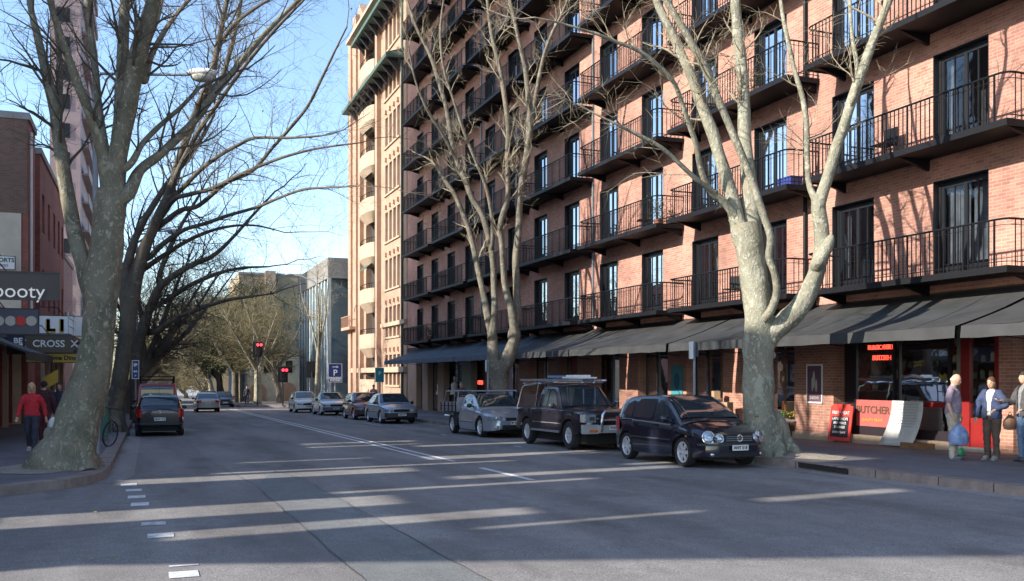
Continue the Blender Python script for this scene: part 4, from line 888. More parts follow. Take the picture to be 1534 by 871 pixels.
ev=thing('evergreen_tree','small round dark evergreen in front of the blue shopfront','tree',bp(360,103))
mb.tube([(0,0,-.1),(0,0,4)],.2,7); mb.build('trunk',M['bark_dark'],ev); rg=random.Random(4); mb=MB()
for i in range(5200):
    d=Vector((rg.gauss(0,1),rg.gauss(0,1),rg.gauss(0,1))).normalized(); rr=(rg.random()**.33)*(1+.25*noise.noise(d*3)); c=Vector((d.x*2.2*rr,d.y*2.2*rr,7.0+d.z*3.1*rr)); u=Vector((rg.gauss(0,1),rg.gauss(0,1),rg.gauss(0,1))).normalized()*.16; v=u.orthogonal().normalized()*.09
    mb.add([c-u,c+v,c+u,c-v],[(0,1,2,3)])
mb.build('crown',M['leafgreen'],ev)
far=[((-1.4,62,12),'fourth plane tree on the left kerb, just past the red van',31),((-1.3,79,12),'fifth plane tree along the left kerb',32),((-1.4,97,12),'sixth plane tree along the left kerb',33),((-1.3,118,12),'seventh plane tree along the left kerb',34),((-1.5,140,12),'last plane tree on the left kerb before the road ends',35)]
for (x,y,H),lab,sd in far:
    auto_tree('plane_tree',lab,(x,y,gz(y)+.1),H,.36,sd,M['bark_dark'] if y<90 else M['bark_mid'],M['twigbrown'] if y>70 else M['twig'],7,(2.5,0),.75,.26,2.6,2.1,3,G,tscale=1.5 if y>90 else 1.2,leaf=None)
for (x,y),lab,sd in [((-1.0,180),'low spreading tree at the end of the road, left of the middle one',51),((3.8,172),'low spreading tree at the end of the road, right of the middle one',52),((1.2,176),'pale bare tree in the middle of the far end of the road',46),((-5,168),'twiggy brown tree at far left end of the street',47),((6.2,172),'twiggy brown tree at far right of the road end',48),((8.6,122),'bare tree on the right kerb beyond the dark evergreen',41),((8.6,140),'bare tree far along the right kerb, before the last one',42),((8.8,160),'farthest bare tree on the right kerb',43),((3.5,185),'pale bare tree closing the far end of the road, right of centre',44),((-2.5,192),'pale bare tree closing the far end of the road, left of centre',45)]:
    auto_tree('plane_tree',lab,(x,y,gz(y)+.1),12.5 if y<150 else 9,.34,sd,M['bark_mid'],M['twigbrown'],8 if y<150 else 10,(-1.2,0),.8 if y<150 else 1.2,.25 if y<150 else .13,3,2.4,3,G,tscale=2,leaf=None)
# ================================================================== VEHICLES
def lerp(a,b,t): return a+(b-a)*t
def interp(tab,x):
    if x<=tab[0][0]: return tab[0][1]
    for (a,p),(b,q) in zip(tab,tab[1:]):
        if x<=b: return lerp(p,q,(x-a)/(b-a)) if b>a else q
    return tab[-1][1]
def smtab(tab,x,w=.06): return (interp(tab,x-w)+interp(tab,x)*2+interp(tab,x+w))/4
_wheel={}
def wheel_me(r,style,wid=.2):
    k=(r,style)
    if k in _wheel: return _wheel[k]
    ty=MB(); ri=r*.72 if style!='4wd' else r*.58
    w=wid/2; prof=[(ri,-w*.8),(ri+.01,-w*.95),(r*.93,-w),(r*.985,-w*.75),(r,-w*.4),(r,w*.4),(r*.985,w*.75),(r*.93,w),(ri+.01,w*.95),(ri,w*.8)]
    ty.lathe(prof,32); tm=ty.mesh('tyre',M['rubber'],smooth=35)
    rm=MB(); o=w*.82
    rm.lathe([(ri,-w*.8),(ri,o),(ri-.018,o+.004),(ri-.03,o-.02),(ri-.035,-w*.8)],32); rm.lathe([(0,o-.02),(.035,o-.02),(.05,o-.035),(.06,-.02)],16)
    ns={'alloy6':6,'alloy5':5,'alloy7':7,'4wd':6,'steel':8}[style]
    for i in range(ns):
        a=2*PI*i/ns; u=Vector((math.cos(a),0,math.sin(a))); v=Vector((-math.sin(a),0,math.cos(a)))
        s0,s1=(.035,.05) if style!='steel' else (.03,.045)
        if style=='4wd': s0,s1=.045,.06
        pts=[u*.04+v*s0,u*.04-v*s0,u*(ri-.03)-v*s1*.75,u*(ri-.03)+v*s1*.75]
        rm.prism([p+Vector((0,o-.035-.0,0)) for p in pts],(0,.025,0))
    rmm=rm.mesh('rim',M['rim'],smooth=35)
    dk=MB(); dk.lathe([(0,w*.2),(ri-.036,w*.2),(ri-.036,w*.15),(0,w*.15)],24); dkm=dk.mesh('brake_disc',M['blackm'])
    _wheel[k]=(tm,rmm,dkm); return _wheel[k]
def add_wheel(par,x,y,r,style,left):
    tm,rm_,dk=wheel_me(r,style); o=link('wheel',tm,par,(x,y,r)); 
    if not left: o.rotation_euler=(0,0,PI)
    link('rim',rm_,o); link('brake_disc',dk,o); return o
class Car:
    def __init__(s,name,label,cat,loc,rz,sp,paint,group=None):
        s.t=thing(name,label,cat,(0,0,0),0,group); s.sp=sp; s.paint=paint; s.loc=loc; s.rz=rz; s.body(); 
    def W(s,x):
        sp=s.sp; L2=sp['L']/2; e=sp.get('e',.6); u=max(0,(abs(x)-(L2-e))/e); k=sp.get('nose',.24) if x>0 else sp.get('tail',.16)
        w=sp['W']/2*(1-k*u**2.4); rr=s.rr(x); v=max(0,abs(x)-(L2-rr))/rr
        return w-rr*(1-math.sqrt(max(0,1-min(1,v)**2)))*.9
    def rr(s,x): return s.sp.get('rn',.15) if x>0 else s.sp.get('rt',.09)
    def bow(s,x,y):
        L2=s.sp['L']/2; u=max(0,(abs(x)-(L2-.8))/.8); return (1 if x>0 else -1)*s.sp.get('bow',.09 if x>0 else .05)*(1-(y/(s.sp['W']/2))**2)*u*u
    def planx(s,y,front=True):
        L2=s.sp['L']/2; sg=1 if front else -1; lo,hi=L2-1.2,L2
        for _ in range(30):
            m=(lo+hi)/2
            if s.W(sg*m)>=abs(y): lo=m
            else: hi=m
        return sg*lo+s.bow(sg*lo,y)
    def belt(s,x): return smtab(s.sp['belt'],x)
    def side(s,x,z):
        """outer y at (x,z)"""
        b=s.belt(x); w=s.W(x)
        if z<=b:
            t=max(0,min(1,(z-.2)/(b-.2))); return w*(.955+.045*math.sin(PI*min(1,t*1.15+.12))) if t<.9 else w*(.985-.03*(t-.9)/.1)
        return w*.945-(z-b)*s.sp.get('tumble',.32)
    def body(s):
        sp=s.sp; L2=sp['L']/2; r=sp['r']; xs=[]; x=-L2
        N=64; xs=[-L2+sp['L']*i/N for i in range(N+1)]
        for xc in (sp['xf'],sp['xr']):
            ra=r*1.12+.02
            for k in range(25): xs.append(xc+ra*math.cos(PI*k/24))
        xs=sorted(set(round(x,3) for x in xs if -L2<=x<=L2)); mb=MB(); rings=[]
        def zb(x):
            z=smtab(sp.get('sill',[(-9,.2),(9,.2)]),x,.1)
            for xc in (sp['xf'],sp['xr']):
                ra=r*1.12+.02; d=abs(x-xc)
                if d<ra: z=max(z,r+math.sqrt(ra*ra-d*d))
            return z
        def ring(x,sq=0,dx=0):
            b=s.belt(x); z0=zb(x); zt=smtab(sp['deck'],x); z0=lerp(z0,(z0+b)/2,sq); bb=lerp(b,(z0+b)/2,sq); zt=lerp(zt,bb+.01,sq*.8)
            half=[]
            for t in (0,.12,.3,.5,.7,.86,.95,1):
                z=lerp(z0,bb,t); y=s.side(x,min(z,b)); y=y*(1-.12*sq)
                if t==1: y*=.965
                half.append((x+dx,y,z))
            w=half[-1][1]
            for k,(fy,fz) in enumerate(((.9,.35),(.72,.7),(.4,.93),(0,1))): half.append((x+dx,w*fy,bb+(zt-bb)*fz))
            return half+[(a,-b_,c) for a,b_,c in half[-2::-1]]
        def sq(x):
            rr=s.rr(x); v=max(0,abs(x)-(L2-rr))/rr; return .30*(1-math.sqrt(max(0,1-min(1,v)**2)))
        xs=sorted(set(xs+[round(sg*(L2-s.rr(sg)+s.rr(sg)*math.sin(q)),4) for sg in (1,-1) for q in (.2,.4,.6,.8,.95,1.1,1.25,1.4,PI/2)]))
        allr=[[(a+s.bow(a,b_),b_,c) for a,b_,c in ring(x,sq(x))] for x in xs]
        n=len(allr[0]); v=[p for rg_ in allr for p in rg_]; f=[(i*n+j,i*n+j+1,(i+1)*n+j+1,(i+1)*n+j) for i in range(len(allr)-1) for j in range(n-1)]
        f+=[tuple(range(n)),tuple((len(allr)-1)*n+j for j in range(n))]
        mb.add(v,f); s.b=mb.build('body',s.paint,s.t,smooth=38)
        # dark underside and wheel wells
        ub=MB(); ub.box(-L2+.25,L2-.25,-sp['W']/2+.22,sp['W']/2-.22,.17,.5); 
        for xc in (sp['xf'],sp['xr']): ub.box(xc-r*1.2,xc+r*1.2,-sp['W']/2+.10,sp['W']/2-.10,r*1.05,r*2+.16) if 0 else None
        for xc in (sp['xf'],sp['xr']):
            for sg in (1,-1):
                ra=r*1.12+.02; q=[(xc+ra*math.cos(PI*k/14),0,r+ra*math.sin(PI*k/14)) for k in range(15)]
                y0=sg*(sp['W']/2-.03*1-.01); y1=sg*(sp['W']/2-.36)
                for a,b in zip(q,q[1:]): ub.quad((a[0],y0,a[2]),(b[0],y0,b[2]),(b[0],y1,b[2]),(a[0],y1,a[2]))
                ub.poly([(a[0],y1,a[2]) for a in q]+[(q[-1][0],y1,.2),(q[0][0],y1,.2)])
        ub.build('underbody',M['blackm'],s.t)
        # greenhouse
        if 'roof' in sp:
            rf=sp['roof']; x0,x1=rf[0][0],rf[-1][0]; xs=sorted(set([round(x0+(x1-x0)*i/40,3) for i in range(41)])); gh=MB(); R_=[]
            for x in xs:
                zr=smtab(rf,x,.05) if x0+.05<x<x1-.05 else interp(rf,x); b=s.belt(x)-.03; zr=max(zr,b+.015); e=min(.07,(zr-b)*.6); h=[]
                for t in (0,.3,.6,.85,1): z=lerp(b,zr-e,t); h.append((x,s.side(x,z) if z>s.belt(x) else s.W(x)*.945,z))
                w=h[-1][1]; h+= [(x,w-.035,zr-e*.35),(x,w*.82,zr-.012),(x,w*.5,zr),(x,0,zr+.006)]
                R_.append(h+[(a,-b_,c) for a,b_,c in h[-2::-1]])
            n=len(R_[0]); gh.add([p for q in R_ for p in q],[(i*n+j,i*n+j+1,(i+1)*n+j+1,(i+1)*n+j) for i in range(len(R_)-1) for j in range(n-1)]+[tuple(range(n)),tuple((len(R_)-1)*n+j for j in range(n))])
            s.gh=gh.build('cabin',s.paint,s.t,smooth=40)
        for xc in (sp['xf'],sp['xr']):
            for sg in (1,-1): add_wheel(s.t,xc,sg*(sp['W']/2-.125),r,sp.get('wheel','alloy5'),sg>0)
    def win(s,poly,name='side_window',m=None,off=.007,sides=(1,-1)):
        for sg in sides:
            mb=MB(); pts=[(x,sg*(s.side(x,z)+off),z) for x,z in poly]; c=(sum(p[0] for p in poly)/len(poly),sum(p[1] for p in poly)/len(poly))
            mb.poly(pts); fr=MB()
            mb.build(name,m or M['glasscar'],s.t)
    def screen(s,xa,xb,name='windscreen',inset=.07,cov=.93,off=.012,m=None):
        rf=s.sp['roof']; mb=MB(); NU=8; NV=14; vs=[]
        for i in range(NU+1):
            x=lerp(xa,xb,i/NU); zr=smtab(rf,x,.05) if rf[0][0]+.05<x<rf[-1][0]-.05 else interp(rf,x)
            dz=(smtab(rf,x+.03,.05)-smtab(rf,x-.03,.05))/.06; nrm=Vector((-dz,0,1)).normalized()
            w=s.side(x,max(zr-.07,s.belt(x)+.002))*cov
            for j in range(NV+1):
                u=-1+2*j/NV; y=u*w; zz=zr+.006*(1-abs(u))-.010*abs(u)**2-.05*max(0,abs(u)*cov-.80)/.2*.6
                p=Vector((x,y,zz))+nrm*(off+.012*abs(u)**2); vs.append(p)
        mb.add(vs,[(i*(NV+1)+j,i*(NV+1)+j+1,(i+1)*(NV+1)+j+1,(i+1)*(NV+1)+j) for i in range(NU) for j in range(NV)])
        return mb.build(name,m or M['glasscar'],s.t,60)
    def seams(s,xs,z0=.27,z1=None,extra=[]):
        mb=MB()
        for sg in (1,-1):
            for x in xs:
                b=s.belt(x); 
                for k in range(8):
                    za=lerp(z0,(z1 or b)-.02,k/8); zc=lerp(z0,(z1 or b)-.02,(k+1)/8); mb.quad(*[(x+dx,sg*(s.side(x,z)+.002),z) for dx,z in ((-.006,za),(.006,za),(.006,zc),(-.006,zc))])
            for (xa,xb,z,h) in extra:
                for k in range(10):
                    a=lerp(xa,xb,k/10); c=lerp(xa,xb,(k+1)/10); mb.quad(*[(x,sg*(s.side(x,zz)+.004),zz) for x,zz in ((a,z),(c,z),(c,z+h),(a,z+h))])
        mb.build('door_seam',M['blackm'],s.t)
    def strip(s,xa,xb,z,h,m,name='side_strip',out=.014):
        for sg in (1,-1):
            mb=MB(); pts=[lerp(xa,xb,k/10) for k in range(11)]
            for a,c in zip(pts,pts[1:]):
                mb.quad(*[(x,sg*(s.side(x,zz)+out),zz) for x,zz in ((a,z),(c,z),(c,z+h),(a,z+h))]); mb.quad(*[(x,sg*(s.side(x,z+h)+o),z+h) for x,o in ((a,0),(c,0),(c,out),(a,out))])
            mb.build(name,m,s.t)
    def handle(s,xs,z):
        for x in xs:
            for sg in (1,-1):
                mb=MB(); y=s.side(x,z); mb.box(x-.09,x+.09,sg*(y-.005),sg*(y+.03),z,z+.03); mb.build('door_handle',s.paint,s.t)
    def mirror(s,x,z,m=None):
        for sg in (1,-1):
            mb=MB(); y=s.side(x,z)+.02; mb.ell((x,sg*(y+.10),z+.04),(.055,.10,.075),12,8); mb.box(x-.03,x+.03,sg*(y-.04),sg*(y+.05),z-.01,z+.03); mb.build('mirror',m or s.paint,s.t,60)
    def ellp(s,name,x,y,z,r,m,both=True,ry=0,rz=0):
        for sg in ((1,-1) if both else (1,)):
            mb=MB(); mb.ell((x,sg*y,z),r,16,10,Matrix.Rotation(sg*rz,4,'Z')@Matrix.Rotation(ry,4,'Y')); mb.build(name,m,s.t,60)
    def blk(s,name,m,*boxes,rz=0):
        mb=MB()
        for b in boxes: mb.box(*b)
        o=mb.build(name,m,s.t); 
        return o
    def noseblk(s,name,m,y0,y1,z0,z1,out=.02,front=True,depth=.06,xoff=0,taper=1.):
        """plate wrapped on the nose/tail plan curve"""
        mb=MB(); N=24; L2=s.sp['L']/2; ys=[lerp(y0,y1,i/N) for i in range(N+1)]; wm=s.W(L2)
        wl=s.W(L2 if front else -L2)
        def X(y): return abs(s.planx(y,front))+out+xoff
        sg=1 if front else -1
        for a,b in zip(ys,ys[1:]):
            mb.add([(sg*X(a),a,z0),(sg*X(b),b,z0),(sg*X(b),b,z1),(sg*X(a),a,z1),(sg*(X(a)-depth),a,z0),(sg*(X(b)-depth),b,z0),(sg*(X(b)-depth),b,z1),(sg*(X(a)-depth),a,z1)],[(0,1,2,3),(3,2,6,7),(4,5,1,0)])
        mb.quad(*[(sg*x,y0,z) for x,z in ((X(y0),z0),(X(y0)-depth,z0),(X(y0)-depth,z1),(X(y0),z1))]); mb.quad(*[(sg*x,y1,z) for x,z in ((X(y1),z0),(X(y1)-depth,z0),(X(y1)-depth,z1),(X(y1),z1))])
        return mb.build(name,m,s.t)
    def plate(s,x,z,txt,y=0,rear=False):
        mb=MB(); mb.box(x-.008,x+.008,y-.185,y+.185,z-.055,z+.055); o=mb.build('number_plate',M['plate'],s.t)
        a=R(-90) if rear else R(90); k=-1 if rear else 1
        text(txt,.088,Matrix.Translation((x+k*.0095,y,z))@Matrix.Rotation(a,4,'Z')@Matrix.Rotation(R(90),4,'X'),M['blackm'],'lettering',o,.001,bold=.003,sx=.95)
    def place(s):
        x,y=s.loc; s.t.location=(x,y,gz(y)+.006); s.t.rotation_euler=(math.atan(SL)*math.sin(s.rz)*-0.0,0,s.rz)
        # follow the slope of the road
        s.t.rotation_mode='XYZ'; s.t.rotation_euler=(Matrix.Rotation(-math.atan(SL),4,'X')@Matrix.Rotation(s.rz,4,'Z')).to_euler()
        return s.t
def paint(name,col,metal=.3,rough=.28): 
    return mat(name,col,rough,metal,.03,30,coat=.9)
def patch_poly(x0,x1,z0,z1): return [(x0,z0),(x1,z0),(x1,z1),(x0,z1)]
# ---- small hatchback (also used from behind)
def hatch(label,loc,rz,col,platetxt,front=True,rearm=False,name='hatchback',wheel='alloy6',emblem=True):
    sp=dict(L=3.85,W=1.65,r=.30,xf=1.17,xr=-1.24,wheel=wheel,nose=.30,tail=.14,e=.75,curv=.30,tumble=.36,
      sill=[(-1.95,.32),(-1.6,.2),(1.5,.2),(1.95,.26)],
      belt=[(-1.93,.86),(-1.7,.93),(-1.0,.93),(0,.90),(.8,.86),(1.2,.80),(1.55,.735),(1.93,.62)],
      deck=[(-1.93,.92),(-1.7,1.0),(.7,1.0),(.9,.965),(1.3,.905),(1.6,.83),(1.8,.73),(1.93,.64)],
      roof=[(-1.91,.97),(-1.80,1.16),(-1.62,1.36),(-1.35,1.425),(-.8,1.455),(-.2,1.465),(.2,1.43),(.5,1.30),(.85,1.09),(1.06,.93)])
    c=Car(name,label,'car',loc,rz,sp,col)
    c.win([(-.02,.95),(.66,.91),(.72,.93),(.40,1.20),(.15,1.345),(-.02,1.375)]); c.win([(-.93,.97),(-.10,.95),(-.10,1.38),(-.80,1.37),(-.93,1.25)]); c.win([(-1.50,1.03),(-1.02,.985),(-1.02,1.32),(-1.12,1.33),(-1.32,1.25)])
    c.screen(.22,.98); c.screen(-1.86,-1.62,'rear_window',cov=.86)
    c.strip(-1.0,.75,.52,.03,M['plastic']); c.seams((-.06,.80,-.98),extra=[(-.98,.8,.265,.006)]); c.handle((.10,-.80),.80) if 0 else c.handle((-.80,.12),.80); c.mirror(.62,.93)
    c.blk('wiper',M['blackm'],(.93,.96,-.5,.35,1.03,1.045))
    # face
    for sg in (1,-1):
        for (yy,zz,xx,rr) in ((.60,.625,c.planx(.60)-.05,.115),(.415,.605,c.planx(.415)-.035,.075)):
            mb=MB(); mx=Matrix.Rotation(sg*R(28),4,'Z')@Matrix.Rotation(R(-18),4,'Y'); mb.ell((0,0,0),(.05,rr,rr*1.1),20,12,mx); o=mb.build('headlight',M['headlamp'],c.t,60); o.location=(xx,sg*yy,zz)
            mb=MB(); mb.tube([mx@Vector((.012,rr*1.04*math.cos(a*PI/12),rr*1.14*math.sin(a*PI/12))) for a in range(25)],.009,5); mb.build('bezel',M['chrome'],o)
            mb=MB(); mb.ell((.026,0,0),(.03,rr*.45,rr*.45),12,8,mx); mb.build('bulb',M['chrome'],o)
    c.noseblk('grille',M['blackm'],-.33,.33,.53,.68,.012)
    mb=MB(); 
    for z in (.555,.595,.635): mb.box(1.995,2.035,-.30,.30,z,z+.012)
    mb.build('grille_bar',M['framegrey'],c.t)
    if emblem:
        x=2.04; mb=MB(); mb.tube([(x,.062*math.cos(a*PI/12),.61+.062*math.sin(a*PI/12)) for a in range(25)],.007,5)
        for p in ([(-.026,.045),(0,.005),(.026,.045)],[(-.045,.02),(-.022,-.045),(0,-.006),(.022,-.045),(.045,.02)]): mb.tube([(x,a,.61+b) for a,b in p],.006,4)
        mb.build('badge',M['chrome'],c.t)
    c.noseblk('lower_grille',M['blackm'],-.62,.62,.235,.33,.006); c.noseblk('bumper_strip',M['plastic'],-.74,.74,.455,.50,.012)
    c.plate(2.065,.42,platetxt)
    for sg in (1,-1):
        mb=MB(); mb.ell((c.planx(.56)-.0,sg*.56,.285),(.03,.055,.04),12,8); mb.build('fog_lamp',M['chrome'],c.t,60)
    c.ellp('indicator',1.32,.80,.63,(.03,.014,.02),M['amber'])
    # tail
    for sg in (1,-1):
        o=c.noseblk('tail_lamp',M['taillamp'],min(sg*.60,sg*.80),max(sg*.60,sg*.80),.66,.96,.006,front=False,depth=.03)
    c.noseblk('bumper_strip',M['plastic'],-.74,.74,.42,.47,.014,front=False); c.plate(-2.01,.60 if rearm else .55,platetxt if rearm else 'AC 27',rear=True)
    if emblem:
        x=-1.995; mb=MB(); mb.tube([(x,.05*math.cos(a*PI/12),.86+.05*math.sin(a*PI/12)) for a in range(25)],.006,5); 
        for p in ([(-.02,.036),(0,.005),(.02,.036)],[(-.036,.016),(-.018,-.036),(0,-.006),(.018,-.036),(.036,.016)]): mb.tube([(x,a,.86+b) for a,b in p],.005,4)
        mb.build('badge',M['chrome'],c.t)
    mb=MB(); mb.tube([(-1.75,.3,1.40),(-1.95,.3,1.52)],.006,4) if 0 else mb.tube([(-.2,0,1.46),(-.42,0,1.72)],.006,4); mb.build('aerial',M['plastic'],c.t)
    c.place(); return c
RD=R(-90) # nose towards the camera (down the street)
black=paint('black_car_paint',(.009,.011,.024),.2,.2)
hatch('black hatchback with round twin headlamps and six spoke alloys, nearest parked car on the right',(10.98,17.87),RD,black,'ANY 51E')
hatch('black hatchback seen from behind, parked at the left kerb behind the red van',(.38,36.7),R(90),black,'XLW 412',rearm=True,wheel='alloy5')
# ---- silver tray-back pickup
sil=paint('silver_paint',(.42,.46,.52),.55,.28)
sp=dict(L=5.0,W=1.84,r=.33,xf=1.55,xr=-1.45,wheel='alloy5',nose=.26,tail=.02,e=.8,curv=.26,tumble=.42,
  sill=[(-2.5,.62),(-.62,.62),(-.58,.22),(2.1,.22),(2.5,.24)],
  belt=[(-2.5,.66),(-.62,.66),(-.58,.95),(0,.95),(.9,.90),(1.6,.84),(2.1,.74),(2.5,.58)],
  deck=[(-2.5,.67),(-.62,.67),(-.58,1.0),(.9,1.0),(1.05,.975),(1.6,.92),(2.1,.82),(2.5,.62)],
  roof=[(-.58,1.0),(-.56,1.2),(-.50,1.34),(-.3,1.41),(.1,1.43),(.35,1.41),(.7,1.27),(1.1,1.07),(1.3,.95)])
c=Car('tray_truck','silver utility truck with an open timber tray and ladder rack, parked on the right','car',(11.10,30.95),RD,sp,sil)
c.win([(-.36,1.0),(.78,.965),(.82,.98),(.55,1.16),(.30,1.32),(-.05,1.35),(-.25,1.25)]); c.screen(.38,1.22); c.seams((-.44,.95)); c.handle((-.25,),.84); c.mirror(.72,.99,M['plastic']); c.strip(-.5,.95,.46,.02,M['blackm'],out=.004)
for sg in (1,-1):
    o=c.noseblk('headlight',M['headlamp'],min(sg*.46,sg*.83),max(sg*.46,sg*.83),.58,.70,.008)
    c_=MB(); c_.ell((c.planx(.62)-.0,sg*.62,.64),(.03,.07,.05),12,8); c_.build('bulb',M['chrome'],o)
    mb=MB(); mb.ell((c.planx(.62),sg*.62,.34),(.04,.09,.07),14,8); mb.build('fog_lamp',M['headlamp'],c.t,60)
c.noseblk('grille',M['blackm'],-.34,.34,.56,.66,.012); c.noseblk('lower_grille',M['blackm'],-.46,.46,.27,.42,.008); c.plate(2.625,.49,'BV 62 KT')
tr=MB(); tr.box(-2.62,-.68,-.95,.95,.80,.88)
for sg in (1,-1): tr.box(-2.62,-.68,sg*.95-.02,sg*.95+.02,.88,1.12)
tr.box(-2.64,-2.6,-.95,.95,.88,1.12); tr.box(-.70,-.66,-.95,.95,.88,1.3)
tray=tr.build('tray',mat('tray_metal',(.33,.31,.33),.5,.3,.2,6),c.t)
mb=MB()
for sg in (1,-1):
    for x in (-2.5,-2.05,-1.6,-1.15,-.75): mb.box(x-.02,x+.02,sg*.985-.012,sg*.985+.012,.80,1.12)
    mb.box(-2.62,-.68,sg*.975-.01,sg*.975+.01,.98,1.0)
mb.build('tray_trim',M['black'],tray)
mb=MB()
for sg in (1,-1): mb.tube([(-2.55,sg*.9,.9),(-2.25,sg*.86,1.50),(-2.0,sg*.86,1.52),(.5,sg*.80,1.53),(.62,sg*.80,1.50)],.024,6); mb.tube([(-.75,sg*.9,1.1),(-.78,sg*.86,1.52)],.024,6)
for x in (-2.2,-.78,.3): mb.tube([(x,-.86,1.52),(x,.86,1.52)],.022,6)
mb.build('rack',M['steel'],c.t,50)
for sg in (1,-1): mb=MB(); mb.box(-1.12,-.72,min(sg*.80,sg*.93),max(sg*.80,sg*.93),.32,.78); mb.build('mudguard',M['blackm'],c.t)
c.place(); st=c.t
bx=thing('tool_box','white tool box lying in the tray of the silver utility truck','box',(0,0,0)); mb=MB(); mb.box(-.55,.55,-.3,.3,0,.30); mb.build('box_body',M['white'],bx); mb=MB(); mb.box(-.57,.57,-.32,.32,.30,.36); mb.build('lid',M['signwhite'],bx)
bx.location=(11.0,32.6,gz(32.6)+.90); bx.rotation_euler=(0,0,RD)
# ---- dark dual-cab 4WD with canopy frame
dk=paint('dark_plum_paint',(.016,.015,.024),.25,.28)
sp=dict(L=4.75,W=1.70,r=.37,xf=1.42,xr=-1.48,wheel='4wd',nose=.10,tail=.04,e=.5,curv=.10,tumble=.28,
  sill=[(-2.4,.5),(-1.9,.42),(2.0,.42),(2.4,.55)],
  belt=[(-2.38,1.06),(-.72,1.06),(-.68,1.08),(.8,1.05),(1.3,1.02),(2.3,.98),(2.38,.93)],
  deck=[(-2.38,1.06),(-.7,1.06),(.8,1.12),(1.3,1.13),(2.2,1.07),(2.38,.97)],
  roof=[(-.72,1.1),(-.70,1.3),(-.66,1.62),(-.5,1.68),(-.1,1.70),(.3,1.69),(.42,1.64),(.68,1.38),(.95,1.10)])
c=Car('dual_cab_truck','dark dual cab off roader with ladders on its canopy rack and a chrome bull bar','car',(11.12,23.97),RD,sp,dk)
c.win([(-.0,1.12),(.62,1.10),(.66,1.12),(.42,1.42),(.26,1.58),(-.0,1.60)]); c.win([(-.60,1.12),(-.07,1.12),(-.07,1.60),(-.52,1.59),(-.58,1.5)]); c.screen(.42,.93)
c.seams((-.04,.72,-.66),.46); c.handle((-.52,.10),.94); c.mirror(.58,1.10,M['plastic']); c.strip(-1.0,1.0,.66,.018,M['steel'],out=.004)
c.strip(-1.0,1.0,.42,.05,M['steel'],name='side_step',out=.05)
c.blk('bumper',mat('bumper_silver',(.50,.50,.51),.35,.35),(2.30,2.50,-.86,-.46,.45,.68),(2.38,2.52,-.46,.46,.47,.66),(2.30,2.50,.46,.86,.45,.68)); c.noseblk('grille',M['blackm'],-.5,.5,.74,.93,.012); c.noseblk('grille_bar',M['chrome'],-.5,.5,.83,.845,.02)
for sg in (1,-1):
    mb=MB(); mb.box(2.36,2.47,min(sg*.52,sg*.80),max(sg*.52,sg*.80),.74,.94); o=mb.build('headlight',M['headlamp'],c.t); mb=MB(); mb.box(2.47,2.48,min(sg*.57,sg*.71),max(sg*.57,sg*.71),.79,.88); mb.build('bulb',M['chrome'],o)
    mb=MB(); mb.box(2.50,2.515,min(sg*.52,sg*.72),max(sg*.48,sg*.68),.49,.55); mb.build('indicator',M['amber'],c.t)
    mb=MB(); mb.box(2.20,2.38,min(sg*.795,sg*.835),max(sg*.80,sg*.855),.74,.94); mb.build('indicator',M['lampoff'],c.t)
mb=MB(); mb.tube([(2.55,-.42,.5),(2.60,-.42,.72),(2.60,-.40,.92),(2.56,-.30,1.02),(2.56,.30,1.02),(2.60,.40,.92),(2.60,.42,.72),(2.55,.42,.5)],.038,8); mb.tube([(2.61,-.42,.80),(2.61,.42,.80)],.025,6); mb.build('bull_bar',M['chrome'],c.t,50)
c.plate(2.565,.60,'WXL 24P'); 
mb=MB()
for sg in (1,-1): mb.tube([(-2.3,sg*.78,1.06),(-2.05,sg*.72,1.62),(-1.9,sg*.70,1.70),(-.78,sg*.70,1.74),(.35,sg*.68,1.78)],.03,6); mb.tube([(-.85,sg*.80,1.08),(-.80,sg*.72,1.72)],.03,6)
for x in (-1.9,-.8,.3): mb.tube([(x,-.78,1.76),(x,.78,1.76)],.022,6)
mb.build('rack',M['chrome'],c.t,50)
mb=MB(); mb.box(-2.30,-.85,-.70,.70,1.0,1.45); mb.build('canopy',mat('canopy_cloth',(.10,.06,.05),.8,0,.2,4),c.t)
c.place()
def ladder(label,x0,x1,y,z,m,wd=.36,rungs=9):
    t=thing('ladder',label,'ladder',(0,0,0)); mb=MB()
    for sg in (0,1): mb.box(x0,x1,y+sg*wd-.015,y+sg*wd+.015,z,z+.07)
    mb.build('rail',m,t); mb=MB()
    for i in range(rungs): x=lerp(x0+.15,x1-.15,i/(rungs-1)); mb.tube([(x,y,z+.035),(x,y+wd,z+.035)],.014,5)
    mb.build('rung',m,t); yy=23.97; t.location=(11.12,yy,gz(yy)); t.rotation_euler=(0,0,RD); return t
ladder('long silver ladder on the right side of the dual cab rack',-2.4,1.15,-.65,1.80,M['steel']); ladder('aluminium ladder on the near side of the dual cab rack, lowest of the load',-2.5,.9,.20,1.80,M['chrome'])
ladder('short blue ladder tied on top of the dual cab rack load',-1.95,-.1,.05,1.90,mat('blue_ladder',(.16,.32,.50),.5,.2),.4,6)
tb_=thing('paint_tray','pale bundle of boards strapped on top of the ladders','boards',(0,0,0)); mb=MB(); mb.box(-.35,.45,-.2,.5,1.885,1.93); mb.box(-.3,.25,-.1,.4,1.932,1.985); mb.build('boards',M['white'],tb_); tb_.location=(11.12,23.97,gz(23.97)); tb_.rotation_euler=(0,0,RD)
